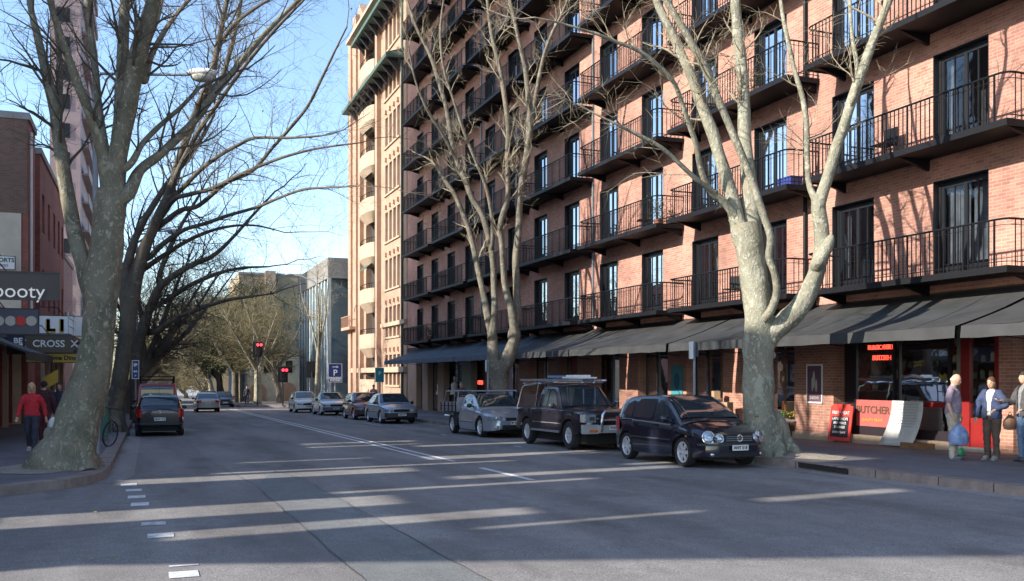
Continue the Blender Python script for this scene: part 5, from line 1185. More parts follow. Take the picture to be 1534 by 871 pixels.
# ---- sedans / generic
def sedan(name,label,loc,rz,col,kind='sedan',group=None,cat='car',wheel='steel',bump=None,txt='TRM 088'):
    if kind=='sedan':
        sp=dict(L=4.3,W=1.66,r=.30,xf=1.3,xr=-1.25,wheel=wheel,nose=.14,tail=.12,e=.5,curv=.12,tumble=.40,sill=[(-2.15,.34),(-1.8,.22),(1.9,.22),(2.15,.26)],
         belt=[(-2.15,.84),(-1.5,.88),(0,.88),(.9,.85),(1.7,.79),(2.15,.70)],deck=[(-2.15,.88),(-1.6,.96),(.8,.96),(1.7,.88),(2.15,.74)],
         roof=[(-1.55,.92),(-1.15,1.18),(-.95,1.31),(-.6,1.37),(.05,1.39),(.25,1.36),(.65,1.14),(.98,.92)])
        w1=[(.0,.92),(.72,.90),(.40,1.14),(.16,1.29),(.0,1.31)]; w2=[(-.98,.93),(-.06,.92),(-.06,1.31),(-.7,1.30),(-.86,1.16)]; sc=(.27,.90); rc=(-1.45,-1.0)
    elif kind=='hatch':
        sp=dict(L=3.95,W=1.66,r=.30,xf=1.2,xr=-1.25,wheel=wheel,nose=.18,tail=.14,e=.55,curv=.15,tumble=.38,sill=[(-1.97,.34),(-1.6,.22),(1.7,.22),(1.97,.26)],
         belt=[(-1.97,.86),(0,.90),(.9,.86),(1.6,.78),(1.97,.67)],deck=[(-1.97,.9),(-1.5,.98),(.8,.97),(1.6,.87),(1.97,.70)],
         roof=[(-1.95,.93),(-1.75,1.15),(-1.5,1.34),(-1.0,1.40),(0,1.42),(.2,1.39),(.65,1.15),(1.0,.94)])
        w1=[(.0,.94),(.75,.91),(.40,1.17),(.14,1.32),(.0,1.34)]; w2=[(-1.25,.97),(-.06,.94),(-.06,1.34),(-1.0,1.33),(-1.2,1.2)]; sc=(.24,.92); rc=(-1.88,-1.55)
    elif kind=='van':
        sp=dict(L=4.5,W=1.75,r=.32,xf=1.4,xr=-1.35,wheel=wheel,nose=.14,tail=.05,e=.4,curv=.10,tumble=.16,sill=[(-2.25,.4),(2.25,.3)],
         belt=[(-2.25,1.05),(1.2,1.05),(1.8,.98),(2.25,.80)],deck=[(-2.25,1.06),(1.3,1.1),(1.8,1.05),(2.25,.85)],
         roof=[(-2.24,1.06),(-2.2,1.6),(-2.1,1.86),(-1.5,1.92),(.4,1.92),(.75,1.84),(1.3,1.35),(1.6,1.06)])
        w1=[(.1,1.1),(1.15,1.1),(.9,1.35),(.6,1.65),(.1,1.68)]; w2=[(-1.9,1.12),(.0,1.12),(.0,1.68),(-1.9,1.68)]; sc=(.8,1.52); rc=(-2.235,-2.13)
    c=Car(name,label,cat,loc,rz,sp,col,group); L2=sp['L']/2; zb=interp(sp['belt'],L2)
    c.win(w1); c.win(w2); c.screen(*sc); c.screen(*rc,'rear_window',cov=.86)
    c.seams((-.03,.85 if kind!='van' else 1.25,-1.0)); c.mirror(.66 if kind!='van' else 1.2,sp['belt'][1][1]+.02,M['plastic']); c.strip(-.9,.8,.5,.03,M['plastic'])
    c.noseblk('grille',M['blackm'],-.36,.36,zb-.15,zb-.04,.012)
    for sg in (1,-1):
        c.noseblk('headlight',M['headlamp'],min(sg*.42,sg*.76),max(sg*.42,sg*.76),zb-.15,zb-.035,.008); zt=.76 if kind!='van' else .95
        c.noseblk('tail_lamp',M['taillamp'],min(sg*.46,sg*.77),max(sg*.46,sg*.77),zt-.09,zt+.07,.008,front=False)
    bm_=bump or M['plastic']; c.noseblk('bumper',bm_,-.76,.76,.30,.50,.05,depth=.1); c.noseblk('bumper',bm_,-.76,.76,.32,.52,.05,front=False,depth=.1)
    c.plate(L2+.155,.42,txt); c.plate(-L2-.06,.62 if kind!='van' else .6,txt,rear=True)
    if kind=='van':
        # raise: cargo rear glass
        mb=MB(); mb.box(-L2-.055,-L2-.03,-.62,.62,1.12,1.62); mb.build('rear_window',M['glasscar'],c.t)
    c.place(); return c
sedan('sedan','pale silver blue sedan with dark bumpers parked in front of the tan building',(10.75,43.9),RD,paint('silver_blue_paint',(.36,.42,.52),.5,.3),'sedan',wheel='alloy7',txt='QRB 417')
sedan('hatchback','dark red hatchback parked behind the pale blue sedan',(10.7,49.6),RD,paint('maroon_paint',(.14,.018,.022),.3,.3),'hatch',txt='UHN 330')
sedan('sedan','white sedan with grey bumper parked in the sun, second from the far corner',(10.5,58.6),RD,paint('white_car_paint',(.60,.60,.60),.05,.3),'sedan',bump=M['signgrey'],txt='PNE 951')
sedan('hatchback','cream white hatchback parked last in the row by the far corner',(10.0,65.6),RD,paint('cream_car_paint',(.62,.60,.52),.05,.3),'hatch',bump=M['signwhite'],txt='YHG 208')
vn=sedan('van','red van with a black roof rack parked ahead of the black hatchback on the left',(.35,43.4),R(90),paint('red_car_paint',(.34,.03,.02),.1,.3),'van',cat='van',txt='GVL 703')
mb=MB()
for sg in (1,-1): mb.tube([(-2.0,sg*.66,2.02),(.4,sg*.66,2.02)],.025,6)
for i in range(6): x=-2.0+.48*i; mb.tube([(x,-.66,2.02),(x,.66,2.02)],.018,5); mb.tube([(x,-.66,1.9),(x,-.66,2.16)],.018,5); mb.tube([(x,.66,1.9),(x,.66,2.16)],.018,5)
for sg in (1,-1): mb.tube([(-2.0,sg*.66,2.15),(.4,sg*.66,2.15)],.02,6)
mb.tube([(-2.0,-.66,2.15),(-2.0,.66,2.15)],.02,6)
mb.build('roof_rack',M['black'],vn.t,50)
sedan('sedan','silver sedan with red tail lamps driving away in the left lane',(3.9,70.8),R(90),paint('steel_paint',(.30,.27,.28),.4,.3),'sedan',bump=paint('steel_bumper',(.30,.27,.28),.4,.3),txt='AK 41')
sedan('sedan','dark blue sedan coming towards us beside the far trees',(6.3,88),RD,paint('navy_paint',(.03,.06,.11),.3,.3),'sedan',bump=paint('navy_bumper',(.03,.06,.11),.3,.3),txt='SJT 664')
sedan('hatchback','pale blue car just behind the dark blue sedan in the distance',(5.6,97),RD,paint('pale_blue_paint',(.30,.38,.44),.3,.3),'hatch',txt='NMD 115')
sedan('sedan','silver car parked at the left kerb ahead of the red van',(.4,52.5),R(90),paint('parked_silver_paint',(.35,.36,.38),.4,.3),'sedan',txt='KPE 219')
sedan('hatchback','dark grey car far ahead at the left kerb',(.5,84),R(90),paint('charcoal_paint',(.08,.085,.09),.3,.3),'hatch',txt='BFS 527')
# ================================================================== PEOPLE
def skinmesh(V,Ed,Rr,root=0,sub=2):
    me=bpy.data.meshes.new('s'); me.from_pydata([tuple(v) for v in V],Ed,[]); o=bpy.data.objects.new('s',me); C.objects.link(o)
    m=o.modifiers.new('k','SKIN'); m.use_smooth_shade=True; m.branch_smoothing=.6
    for i,r in enumerate(Rr): 
        s=me.skin_vertices[0].data[i]; s.radius=r if isinstance(r,tuple) else (r,r); s.use_root=(i==root)
    d=o.modifiers.new('d','SUBSURF'); d.levels=sub; d.render_levels=sub
    return evalmesh(o)
def joinmesh(name,ms,m,remesh=None):
    mb=MB(); 
    for me in ms: mb.add([v.co for v in me.vertices],[tuple(p.vertices) for p in me.polygons])
    me=mb.mesh(name,m,smooth=180)
    if remesh:
        o=bpy.data.objects.new('r',me); C.objects.link(o); r=o.modifiers.new('r','REMESH'); r.mode='VOXEL'; r.voxel_size=remesh; r.use_smooth_shade=True
        me=evalmesh(o); me.name=name
        if name!='body':
            off=rnd.uniform(0,50); ns=[(v.co.copy(),v.normal.copy()) for v in me.vertices]
            for v,(c0,n0) in zip(me.vertices,ns): v.co=c0+n0*(.013*noise.noise(Vector((c0.x*7+off,c0.y*7,c0.z*13)))+.006*noise.noise(Vector((c0.x*22,c0.y*22,c0.z*30+off))))
        me.materials.clear(); me.materials.append(m)
    return me
PM={}
def cm(col,rough=.85):
    k=tuple(col)
    if k not in PM: PM[k]=mat('cloth_%d'%len(PM),col,rough,0,.15,9,bump=.15)
    return PM[k]
def person(label,loc,rz,H=1.72,top=(.3,.02,.02),legs=(.05,.05,.07),hair=(.1,.07,.04),hairlen='short',build=1.,pose='stand',armL=None,armR=None,sleeve='long',shoe=(.05,.04,.04),headturn=0,headtilt=0,jacket=None,detail=.012,stride=0,skin='skin',belly=1.0):
    t=thing('person',label,'person',(0,0,0)); s=H/1.75; V=Vector
    B=build
    # forward = +x local, left=+y
    hipz=.92*s; pel=V((0,0,hipz+.04)); sp1=V((.01,0,1.10*s)); ch=V((0,0,1.28*s)); nk=V((.0,0,1.44*s)); hd0=V((.02,0,1.53*s)); hc=V((.03+headtilt*.05,0,1.62*s-headtilt*.02))
    st=stride
    def leg(sg,fw):
        hip=V((0,sg*.09*s*B,hipz)); kn=V((fw*.20+ .03,sg*.095*s,.49*s)); an=V((fw*.40-(.06 if fw<0 else 0),sg*.095*s,.085*s+(.05 if fw<0 else 0))); return hip,kn,an
    LL=leg(1,st); RL=leg(-1,-st)
    def arm(sg,spec):
        sh=V((0,sg*.185*s*B,1.40*s)); e,w=spec if spec else ((-.02,.06,-.29),(.06,.03,-.25))
        el=sh+V((e[0],sg*e[1],e[2]))*s; wr=el+V((w[0],sg*w[1],w[2]))*s; return sh,el,wr
    LA=arm(1,armL); RA=arm(-1,armR)
    # ---- body (one fused surface)
    def loft(mb,secs,n=20):
        vs=[(x+rx*math.cos(2*PI*j/n),y+ry*math.sin(2*PI*j/n),z) for x,y,z,rx,ry in secs for j in range(n)]; k=len(secs)
        mb.add(vs,[(i*n+j,i*n+(j+1)%n,(i+1)*n+(j+1)%n,(i+1)*n+j) for i in range(k-1) for j in range(n)]+[tuple(range(n))[::-1],tuple((k-1)*n+j for j in range(n))])
    def limb(mb,pts,rads):
        q,r=smooth_path([V(p) for p in pts],rads,4); mb.tube(q,r,12)
        mb.ell(q[0],(r[0],)*3,10,8); mb.ell(q[-1],(r[-1],)*3,10,8)
    bm0=MB(); loft(bm0,[(0,0,.84*s,.06,.10*B),(0,0,.93*s,.10*B,.15*B),(0,0,1.08*s,.095*B,.13*B),(0,0,1.28*s,.105*B,.15*B),(0,0,1.39*s,.09*B,.15*B),(0,0,1.45*s,.06,.08)])
    limb(bm0,[(-.01,0,1.42*s),(.0,0,1.48*s),(.02,0,1.56*s)],[.062*s,.055*s,.052*s])
    for hip,kn,an in (LL,RL): limb(bm0,[hip,hip.lerp(kn,.5),kn,kn.lerp(an,.35),an],[.082*B,.07*B,.052,.052,.036])
    hands=[]
    for sg,(sh,el,wr) in ((1,LA),(-1,RA)):
        limb(bm0,[sh-V((0,sg*.03,0)),sh.lerp(el,.5),el,el.lerp(wr,.35),wr],[.05,.044,.038,.037,.025])
        d=(wr-el).normalized(); side=V((0,1,0))-d*d.y; side.normalize(); n=d.cross(side)
        palm=wr+d*.075*s; hm=MB(); hm.ell(wr+d*.05*s,(.014,.038*s,.052*s),10,6,Matrix([[n.x,side.x,d.x],[n.y,side.y,d.y],[n.z,side.z,d.z]]).to_4x4())
        hands.append(hm.mesh('h',M['skin'])); cu=n*(-sg)
        for f in range(4):
            L=(.07,.078,.073,.058)[f]*s; p0=wr+d*.085*s+side*(.027-.018*f)*s; p1=p0+d*L*.45+cu*.006; p2=p1+d*L*.32+cu*.016; p3=p2+d*L*.22+cu*.018
            f_=MB(); f_.tube([p0-d*.02,p1,p2,p3],[.0095,.009,.008,.006],7); hands.append(f_.mesh('f',M['skin']))
        f_=MB(); p0=wr+d*.03*s+V((1,0,0))*.015; f_.tube([p0,p0+(d*.6+V((.8,0,0))).normalized()*.035*s,p0+(d*1.4+V((.8,0,0))).normalized()*.062*s],[.012,.010,.007],7); hands.append(f_.mesh('f',M['skin']))
    body=bm0.mesh('b',M['skin'])
    hm=MB(); rot=Matrix.Rotation(headturn,4,'Z')@Matrix.Rotation(headtilt,4,'Y')
    def hp(x,y,z): return hc+rot@V((x*s,y*s,z*s))
    hm.ell(hc,(.096*s,.076*s,.118*s),20,14,rot); hm.ell(hp(.035,0,-.055),(.055*s,.052*s,.06*s),14,10,rot)
    hm.ell(hp(.1,0,-.012),(.018*s,.014*s,.026*s),8,6,rot); hm.ell(hp(.088,0,-.062),(.014*s,.026*s,.010*s),8,6,rot)
    for sg in (1,-1): hm.ell(hp(-.0,sg*.077,-.008),(.02*s,.009*s,.032*s),8,6,rot)
    head=hm.mesh('hd',M['skin'])
    b=link('body',joinmesh('body',[body,head]+hands,M['skin'],detail),t)
    em=MB()
    for sg in (1,-1): em.ell(hp(.083,sg*.030,.012),(.010*s,.014*s,.007*s),8,6,rot)
    em.build('eyes',M['signblack'],t)
    em=MB()
    for sg in (1,-1): em.ell(hp(.088,sg*.030,.034),(.008*s,.018*s,.004*s),8,5,rot)
    em.build('eyebrows',cm(hair),t); em=MB(); em.ell(hp(.098,0,-.062),(.006*s,.021*s,.005*s),8,5,rot); em.build('mouth',cm((.30,.10,.08)),t)
    # ---- trousers
    tm=MB(); loft(tm,[(0,0,.84*s,.09,.13*B),(-.01,0,.92*s,.125*B,.168*B),(0,0,1.0*s,.118*B*belly**.5,.155*B),(0,0,1.06*s,.112*B*belly,.148*B)])
    for hip,kn,an in (LL,RL): limb(tm,[hip+V((0,0,-.02)),hip.lerp(kn,.5),kn,kn.lerp(an,.5),an+V((0,0,-.015))],[.102*B,.088*B,.070,.064,.062])
    link('trousers',joinmesh('trousers',[tm.mesh('t',cm(legs))],cm(legs),detail),t)
    # ---- top
    def topmesh(g,slv,hem=0.):
        m=MB(); loft(m,[(0,0,(.93-hem)*s,.130*B*belly**.6+g,.176*B+g),(.01*belly,0,1.05*s,.122*B*belly+g,.160*B+g),(.005,0,1.2*s,.120*B*belly**.5+g,.162*B+g),(0,0,1.32*s,.122*B+g,.172*B+g),(0,0,1.40*s,.10*B+g,.165*B+g),(-.005,0,1.45*s,.078+g,.105*B+g),(-.005,0,1.485*s,.066+g,.070+g)])
        for sg,(sh,el,wr) in ((1,LA),(-1,RA)):
            if slv=='long': limb(m,[sh-V((0,sg*.035,.01)),sh.lerp(el,.5),el,wr.lerp(el,.12)],[.068+g,.058+g,.050+g,.040+g])
            else: limb(m,[sh-V((0,sg*.035,.01)),sh.lerp(el,.35),sh.lerp(el,.72)],[.068+g,.062+g,.060+g])
        return m.mesh('t',cm(top))
    link('top',joinmesh('top',[topmesh(0,sleeve)],cm(top),detail),t)
    if jacket:
        jm=joinmesh('jacket',[topmesh(.02,'long',.06)],cm(jacket),detail); bm=bmesh.new(); bm.from_mesh(jm)
        bmesh.ops.delete(bm,geom=[f for f in bm.faces if (lambda c:c.x>.05 and abs(c.y)<.045+.05*max(0,c.z/s-1.2)/.3 and c.z>.8*s and c.z<1.52*s)(f.calc_center_median())],context='FACES'); bm.to_mesh(jm); bm.free(); link('jacket',jm,t)
    # ---- shoes
    for i,(hip,kn,an) in enumerate((LL,RL)):
        mb=MB(); z=an.z-.085*s; mb.ell((an.x+.055,an.y,z+.045),(.135*s,.048*s,.05*s),12,8); mb.box(an.x-.07,an.x+.17,an.y-.042,an.y+.042,z,z+.02); mb.build('shoe',cm(shoe,.5),t,60)
    # ---- hair
    if hairlen!='bald':
        mb=MB(); o=hp(-.012,0,.022); mb.ell(o,(.104*s,.086*s,.112*s),18,12,rot)
        sm=1 if hairlen=='short' else 2
        vs=[];
        if hairlen!='short': mb.ell(hp(-.045,0,-.06),(.075*s,.095*s,.13*s if hairlen=='long' else .09*s),16,10,rot)
        # cut the face out
        me=mb.mesh('hair',cm(hair)); bm=bmesh.new(); bm.from_mesh(me)
        inv=rot.inverted(); kill=[f for f in bm.faces if (lambda c:(c.x>.035*s and c.z<.062*s) or (hairlen=='short' and c.z<-.005*s and c.x>.0*s) or (hairlen=='short' and c.z<-.06*s))(inv@(f.calc_center_median()-hc))]
        bmesh.ops.delete(bm,geom=kill,context='FACES'); 
        for v in bm.verts: v.co+=(v.co-hc).normalized()*.016*noise.noise(v.co*28)
        bm.to_mesh(me); bm.free(); me.polygons.foreach_set('use_smooth',[True]*len(me.polygons)); link('hair',me,t)
    else:
        mb=MB(); mb.ell(hp(-.035,0,-.02),(.07*s,.0805*s,.05*s),16,10,rot); me=mb.mesh('hair',cm((.42,.34,.29))); link('hair',me,t)
    t.location=(loc[0],loc[1],loc[2] if len(loc)>2 else gz(loc[1])+.155); t.rotation_euler=(0,0,rz); return t
hang=((-.02,.05,-.29),(.05,.02,-.25))
# right trio
person('bald man in mauve polo shirt and pale trousers holding a blue bag',(15.06,14.42),R(-60),1.74,(.25,.19,.24),(.42,.38,.31),(.5,.5,.5),'bald',1.1,sleeve='short',armL=((.02,.07,-.28),(.05,.02,-.24)),armR=((-.02,.05,-.29),(.08,.02,-.23)),belly=1.15,headtilt=.4,shoe=(.10,.10,.12))
person('brown haired person in navy jacket over a pale top, standing between two men',(15.75,14.1),R(-165),1.66,(.55,.54,.50),(.085,.06,.045),(.10,.04,.02),'bob',1.0,jacket=(.035,.05,.11),armL=((.06,.12,-.24),(.16,-.10,-.08)),armR=((.02,.10,-.27),(.08,.00,-.22)),headtilt=.15,shoe=(.30,.28,.26))
person('dark haired man in a grey black jacket and faded blue jeans at the right edge',(15.95,13.5),R(165),1.76,(.2,.2,.2),(.10,.17,.28),(.03,.02,.02),'short',1.02,jacket=(.06,.058,.062),armL=((.03,.08,-.27),(.18,-.04,-.10)),armR=((.10,.06,-.25),(.24,-.02,.02)),shoe=(.05,.05,.06))
# left walkers
person('woman with long fair hair in red jumper and dark trousers walking on left footpath',(-2.57,24.9),R(-95),1.66,(.48,.02,.03),(.035,.033,.05),(.50,.34,.17),'long',1.0,armL=((-.08,.08,-.27),(.02,.04,-.24)),armR=((.05,.08,-.27),(.10,.03,-.22)),stride=.45,shoe=(.5,.5,.5),headturn=.2)
person('dark haired person in a black and dark red coat behind the woman in red',(-2.75,29.6),R(80),1.74,(.10,.012,.02),(.10,.02,.025),(.02,.015,.015),'short',1.1,jacket=(.05,.012,.018),stride=.3)
person('dark haired person in navy clothes walking just left of the white shirted man',(-2.62,33.0),R(-100),1.72,(.03,.035,.07),(.03,.03,.04),(.05,.03,.02),'short',1.0,stride=-.3)
person('man in a white shirt half hidden behind the big leaning trunk',(-2.32,33.8),R(85),1.76,(.62,.62,.64),(.05,.05,.06),(.06,.04,.03),'short',1.0)
person('man in a dark T shirt and blue jeans standing behind the silver utility truck',(11.9+.55,38.2),R(-120),1.74,(.06,.045,.055),(.07,.17,.26),(.15,.10,.08),'short',1.0,sleeve='short',armL=((.05,.05,-.26),(.24,-.06,.02)),armR=((.05,.05,-.26),(.24,-.04,.02)))
person('person in a pink top standing between the parked red and white cars',(12.8,56.5),R(-80),1.7,(.50,.22,.22),(.08,.08,.09),(.2,.1,.05),'short',1.0,detail=.02)
person('dark dressed pedestrian far off beside the blue shopfront',(8.7,92),R(-90),1.75,(.03,.03,.04),(.03,.03,.04),(.05,.04,.03),'short',1.0,detail=.02,stride=.3)
# shopping bags
def bag(label,loc,col,r,h,m=None):
    t=thing('shopping_bag',label,'bag',loc); mb=MB(); rg=random.Random(int(r*1000)); n=18; vs=[]
    prof=[(.35,0),(.95,.06),(1.05,.3),(.95,.6),(.6,.85),(.22,1.0)]
    for k,(a,z) in enumerate(prof):
        for j in range(n): b=2*PI*j/n; w=1+.13*noise.noise(Vector((math.cos(b)*2,math.sin(b)*2,k*.9)))*2; vs.append((r*a*w*math.cos(b),r*.7*a*w*math.sin(b),h*z))
    mb.add(vs,[(k*n+j,k*n+(j+1)%n,(k+1)*n+(j+1)%n,(k+1)*n+j) for k in range(len(prof)-1) for j in range(n)]+[tuple(range(n))]); mb.build('bag_body',col,t,50)
    mb=MB()
    for sg in (1,-1): mb.tube([(sg*.04,0,h*.98),(sg*.03,0,h*1.12),(0,0,h*1.18)],.006,4)
    mb.build('handle',col,t); return t
b=bag('crumpled pale blue plastic bag hanging from the bald man\'s hand',(14.98,14.2,gz(14.2)+.45),mat('blue_bag',(.30,.38,.52),.35,0,0,9,col2=(.08,.16,.38)),.21,.42)
bag('small green bag on the step behind the bald man',(16.1,15.2,gz(15)+.155),mat('green_bag',(.03,.30,.12),.4),.09,.16)
bag('pale paper bag carried behind the woman in red',(-2.5,29.3,gz(29.3)+.5),M['plate'],.13,.38)
bag('tan shoulder bag beside the person in the navy jacket',(16.0,13.9,gz(13.5)+.75),mat('tan_bag',(.25,.14,.09),.7),.14,.3)
# ================================================================== STREET FURNITURE
def lamp(name,label,base,H,armv,head=True,r=.075,group=None):
    t=thing(name,label,'street lamp',base,0,group); mb=MB(); mb.tube([(0,0,0),(0,0,.9),(0,0,.92),(0,0,H)],[r*1.35,r*1.35,r,r*.8],12); mb.build('pole',M['polegrey'],t,40)
    mb=MB(); a=Vector(armv); 
    mb.tube([(0,0,H-.15),(a.x*.06,a.y*.06,H+.02),(a.x*.5,a.y*.5,H+a.z*.6),(a.x,a.y,H+a.z)],.032,8); mb.build('arm',M['polegrey'],t,60)
    d=Vector((a.x,a.y,0)).normalized(); ang=math.atan2(d.y,d.x); mx=Matrix.Rotation(ang,4,'Z'); c=Vector((a.x,a.y,H+a.z))+d*.30
    mb=MB(); mb.ell(c+Vector((0,0,.04)),(.36,.17,.10),16,10,mx); mb.build('lamp_head',M['signwhite'],t,60)
    mb=MB(); mb.ell(c+Vector((0,0,-.045)),(.26,.145,.13),16,10,mx); mb.build('lamp_glass',M['lampoff'],t,60); return t
v=P(143,600,21.5); hd=P(283,112,21.5)
lamp('street_lamp','grey street lamp behind the leaning trunk, its arm reaching right over the road',(v.x,v.y,gz(v.y)+.15),hd.z-gz(v.y)-.15,((hd-v).x,(hd-v).y,0))
v=P(205,600,52); hd=P(250,347,52)
lamp('street_lamp','second street lamp among the dark limbs on the left',(v.x,v.y,gz(v.y)+.15),hd.z-gz(v.y)-.15,((hd-v).x,(hd-v).y,0))
v=P(491,600,80); v.z=gz(v.y)+.15; hd=P(436,412,80)
t=thing('street_lamp','far street lamp on the right with a long curved arm before the glass office','street lamp',v); mb=MB(); pp=[P(x,y,80)-v for x,y in ((491,606),(491,560),(491,520),(490,470),(484,440),(470,422),(452,414),(440,412))]
mb.tube(pp[:4],.09,8); mb.build('pole',M['polegrey'],t,50); mb=MB(); mb.tube(pp[3:],.06,6); mb.build('arm',M['polegrey'],t,50)
mb=MB(); mb.ell(pp[-1]+Vector((-.3,.1,0)),(.45,.2,.12),12,8); mb.build('lamp_head',M['polegrey'],t,60)
def signal(label,px,py,D,lit=True,back=False,base=609,two=False,s=1.0):
    v=P(px,base,D); g=gz(v.y)+.15; v.z=g; h=P(px,py,D).z-g; t=thing('traffic_signal',label,'traffic light',v); a=math.atan2(-FW.y,-FW.x)+PI/2
    mb=MB(); mb.tube([(0,.12,0),(0,.12,h-.3)],.06,8); mb.build('pole',M['signblack'],t,40)
    bm_=MB(); w=.42*s; bm_.box(-w,w,.08,.11,h-.75*s,h+.55*s); bm_.build('backboard',M['blackm'],t)
    hb=MB(); hb.box(-.17*s,.17*s,-.10,.079,h-.62*s,h+.48*s); H=hb.build('housing',M['blackm'],t)
    for k,zz in enumerate((.30,-.05,-.40)):
        m2=MB(); m2.lathe([(0,-.101),(.12*s,-.101)],16,Matrix.Translation((0,0,h+zz*s))); m2.build('lamp',M['redlamp'] if (k==0 and lit) else M['signblack'],H)
        m2=MB(); m2.tube([(.14*s*math.cos(q),-.10,h+zz*s+.14*s*math.sin(q)) for q in [PI*i/8 for i in range(9)]],.012,4); m2.tube([(.14*s*math.cos(q),-.30,h+zz*s+.14*s*math.sin(q)-.0) for q in [PI*i/8 for i in range(9)]],.012,4); m2.build('visor',M['blackm'],H)
    t.rotation_euler=(0,0,PI if back else 0); 
    if two:
        m2=MB(); m2.lathe([(0,-.101),(.12*s,-.101)],16,Matrix.Translation((.28*s,0,h+.3*s))); m2.build('lamp',M['redlamp'],H)
    return t
signal('red traffic signal mounted high in front of the far pale trunk',386,522,82,two=True)
signal('red traffic signal on a low black post right of the far pale tree',424,560,80,two=True)
signal('traffic signal seen from behind, left of the blue parking sign',467,552,74,lit=False,back=True)
# blue parking sign
def board(name,label,px0,px1,py0,py1,D,words,m=M['blue'],pole=True,base=610,th=.05):
    a=P(px0,py0,D); b=P(px1,py1,D); Y=(a.y+b.y)/2; t=thing(name,label,'sign',((a.x+b.x)/2,Y,gz(Y)+.15)); w=(b-a).dot(RT)/2*1.03; z1=a.z-gz(Y)-.15; z0=b.z-gz(Y)-.15
    mb=MB(); mb.box(-w,w,-th,0,z0,z1); bd=mb.build('board',m,t); mb=MB(); u=.03
    for q in ((-w,w,z1-u,z1),(-w,w,z0,z0+u),(-w,-w+u,z0+u,z1-u),(w-u,w,z0+u,z1-u)): mb.box(q[0],q[1],-th-.006,-th-.001,q[2],q[3])
    mb.build('border',M['signwhite'],bd)
    for s,fy,sz in words: text(s,sz,Matrix.Translation((0,-th-.008,lerp(z0,z1,fy)))@Matrix.Rotation(R(90),4,'X'),M['signwhite'],'lettering',bd,.003,bold=.012)
    if pole: mb=MB(); mb.tube([(0,.05,0),(0,.05,z1)],.04,8); mb.build('pole',M['steel'],t,40)
    return t,bd,z0,z1,w
t,bd,z0,z1,w=board('parking_sign','blue parking sign with a white P and an arrow pointing right',492,512,545,573,70,[('P',.50,.62),('PARKING',.22,.22),('STATION',.10,.18)])
mb=MB(); z=lerp(z0,z1,.82); mb.box(-.22,.12,-.06,-.053,z-.03,z+.03); mb.prism([(.10,-.053,z-.1),(.26,-.053,z),(.10,-.053,z+.1)],(0,-.007,0)); mb.build('arrow',M['signwhite'],bd)
t,bd,z0,z1,w=board('parking_sign','narrow blue and white sign plate on a post beside the red van',198,208,540,568,44,[('2P',.75,.16),('8-6',.4,.11),('P',.15,.12)])
board('street_sign','teal sign on a post in front of the tan stone building',562,575,551,573,64,[('P',.6,.35)],mat('teal_sign',(.04,.27,.28),.4))
# narrow sign plates seen edge-on along the right kerb
def pole_sign(label,px,D,ytop,yplate,base):
    v=P(px,base,D); g=gz(v.y)+.15; v.z=g; t=thing('sign_post',label,'sign post',v); H=P(px,ytop,D).z-g; z0=P(px,yplate,D).z-g
    mb=MB(); mb.tube([(0,.0,0),(0,0,H)],.032,8); mb.build('pole',M['polegrey'],t,40); mb=MB(); mb.box(-.085,-.07,-.15,.15,z0,H-.02); b=mb.build('plate',M['signwhite'],t); b.rotation_euler=(0,0,R(-14)); mb=MB(); mb.box(.045,.055,-.14,.14,z0+.05,H-.04); b=mb.build('plate',M['signgrey'],t); b.rotation_euler=(0,0,R(-14))
pole_sign('steel sign post with a white plate in front of the shops behind the black hatchback',1040,22.6,511,538,690); pole_sign('dark sign post with a white plate just left of the middle right tree',731,34.5,539,557,650)
# bin & bicycle at left
t=thing('litter_bin','dark green street bin between the first two left trunks','bin',(-1.35,30.2,gz(30.2)+.15)); mb=MB(); gm=mat('bin_green',(.02,.085,.06),.45,0,.15,5)
mb.box(-.24,.24,-.24,.24,.06,1.15); mb.build('bin_body',gm,t); mb=MB(); mb.prism([(-.26,-.26,1.15),(.26,-.26,1.15),(.26,.26,1.15),(-.26,.26,1.15)],(0,0,.1)); mb.build('lid',gm,t); mb=MB(); mb.box(-.15,.15,-.247,-.241,.82,1.02); mb.build('slot',M['blackm'],t)
t2=dup(t,'second dark green bin at the kerb just past the second left trunk',(-1.05,38.5,gz(38.5)+.15))
t=thing('bicycle','black bicycle leaning behind the big left trunk, its wheel showing at the kerb','bicycle',(-1.22,26.3,gz(26.3)+.15)); r=.33
for x in (-.52,.52):
    mb=MB(); mb.tube([(x+r*math.cos(2*PI*i/24),0,r+r*math.sin(2*PI*i/24)) for i in range(25)],.02,6); w=mb.build('wheel',M['rubber'],t,60); mb=MB()
    for i in range(12): a=2*PI*i/12; mb.tube([(x,0,r),(x+.31*math.cos(a),0,r+.31*math.sin(a))],.002,3)
    mb.build('spokes',M['steel'],w)
mb=MB()
for a,b in (((-.52,0,r),(-.15,0,.32)),((-.15,0,.32),(-.28,0,.85)),((-.52,0,r),(-.26,0,.78)),((-.15,0,.32),(.36,0,.78)),((-.26,0,.78),(.34,0,.86)),((.52,0,r),(.33,0,.92))): mb.tube([a,b],.017,6)
mb.build('frame',gm,t); mb=MB(); mb.tube([(.33,0,.92),(.36,0,1.0),(.36,-.25,1.02),(.28,-.27,1.0)],.013,5); mb.tube([(.36,0,1.0),(.36,.25,1.02),(.28,.27,1.0)],.013,5); mb.build('handlebar',M['black'],t); mb=MB(); mb.ell((-.29,0,.9),(.13,.07,.035)); mb.build('saddle',M['black'],t,60); t.rotation_euler=(R(8),0,R(60))
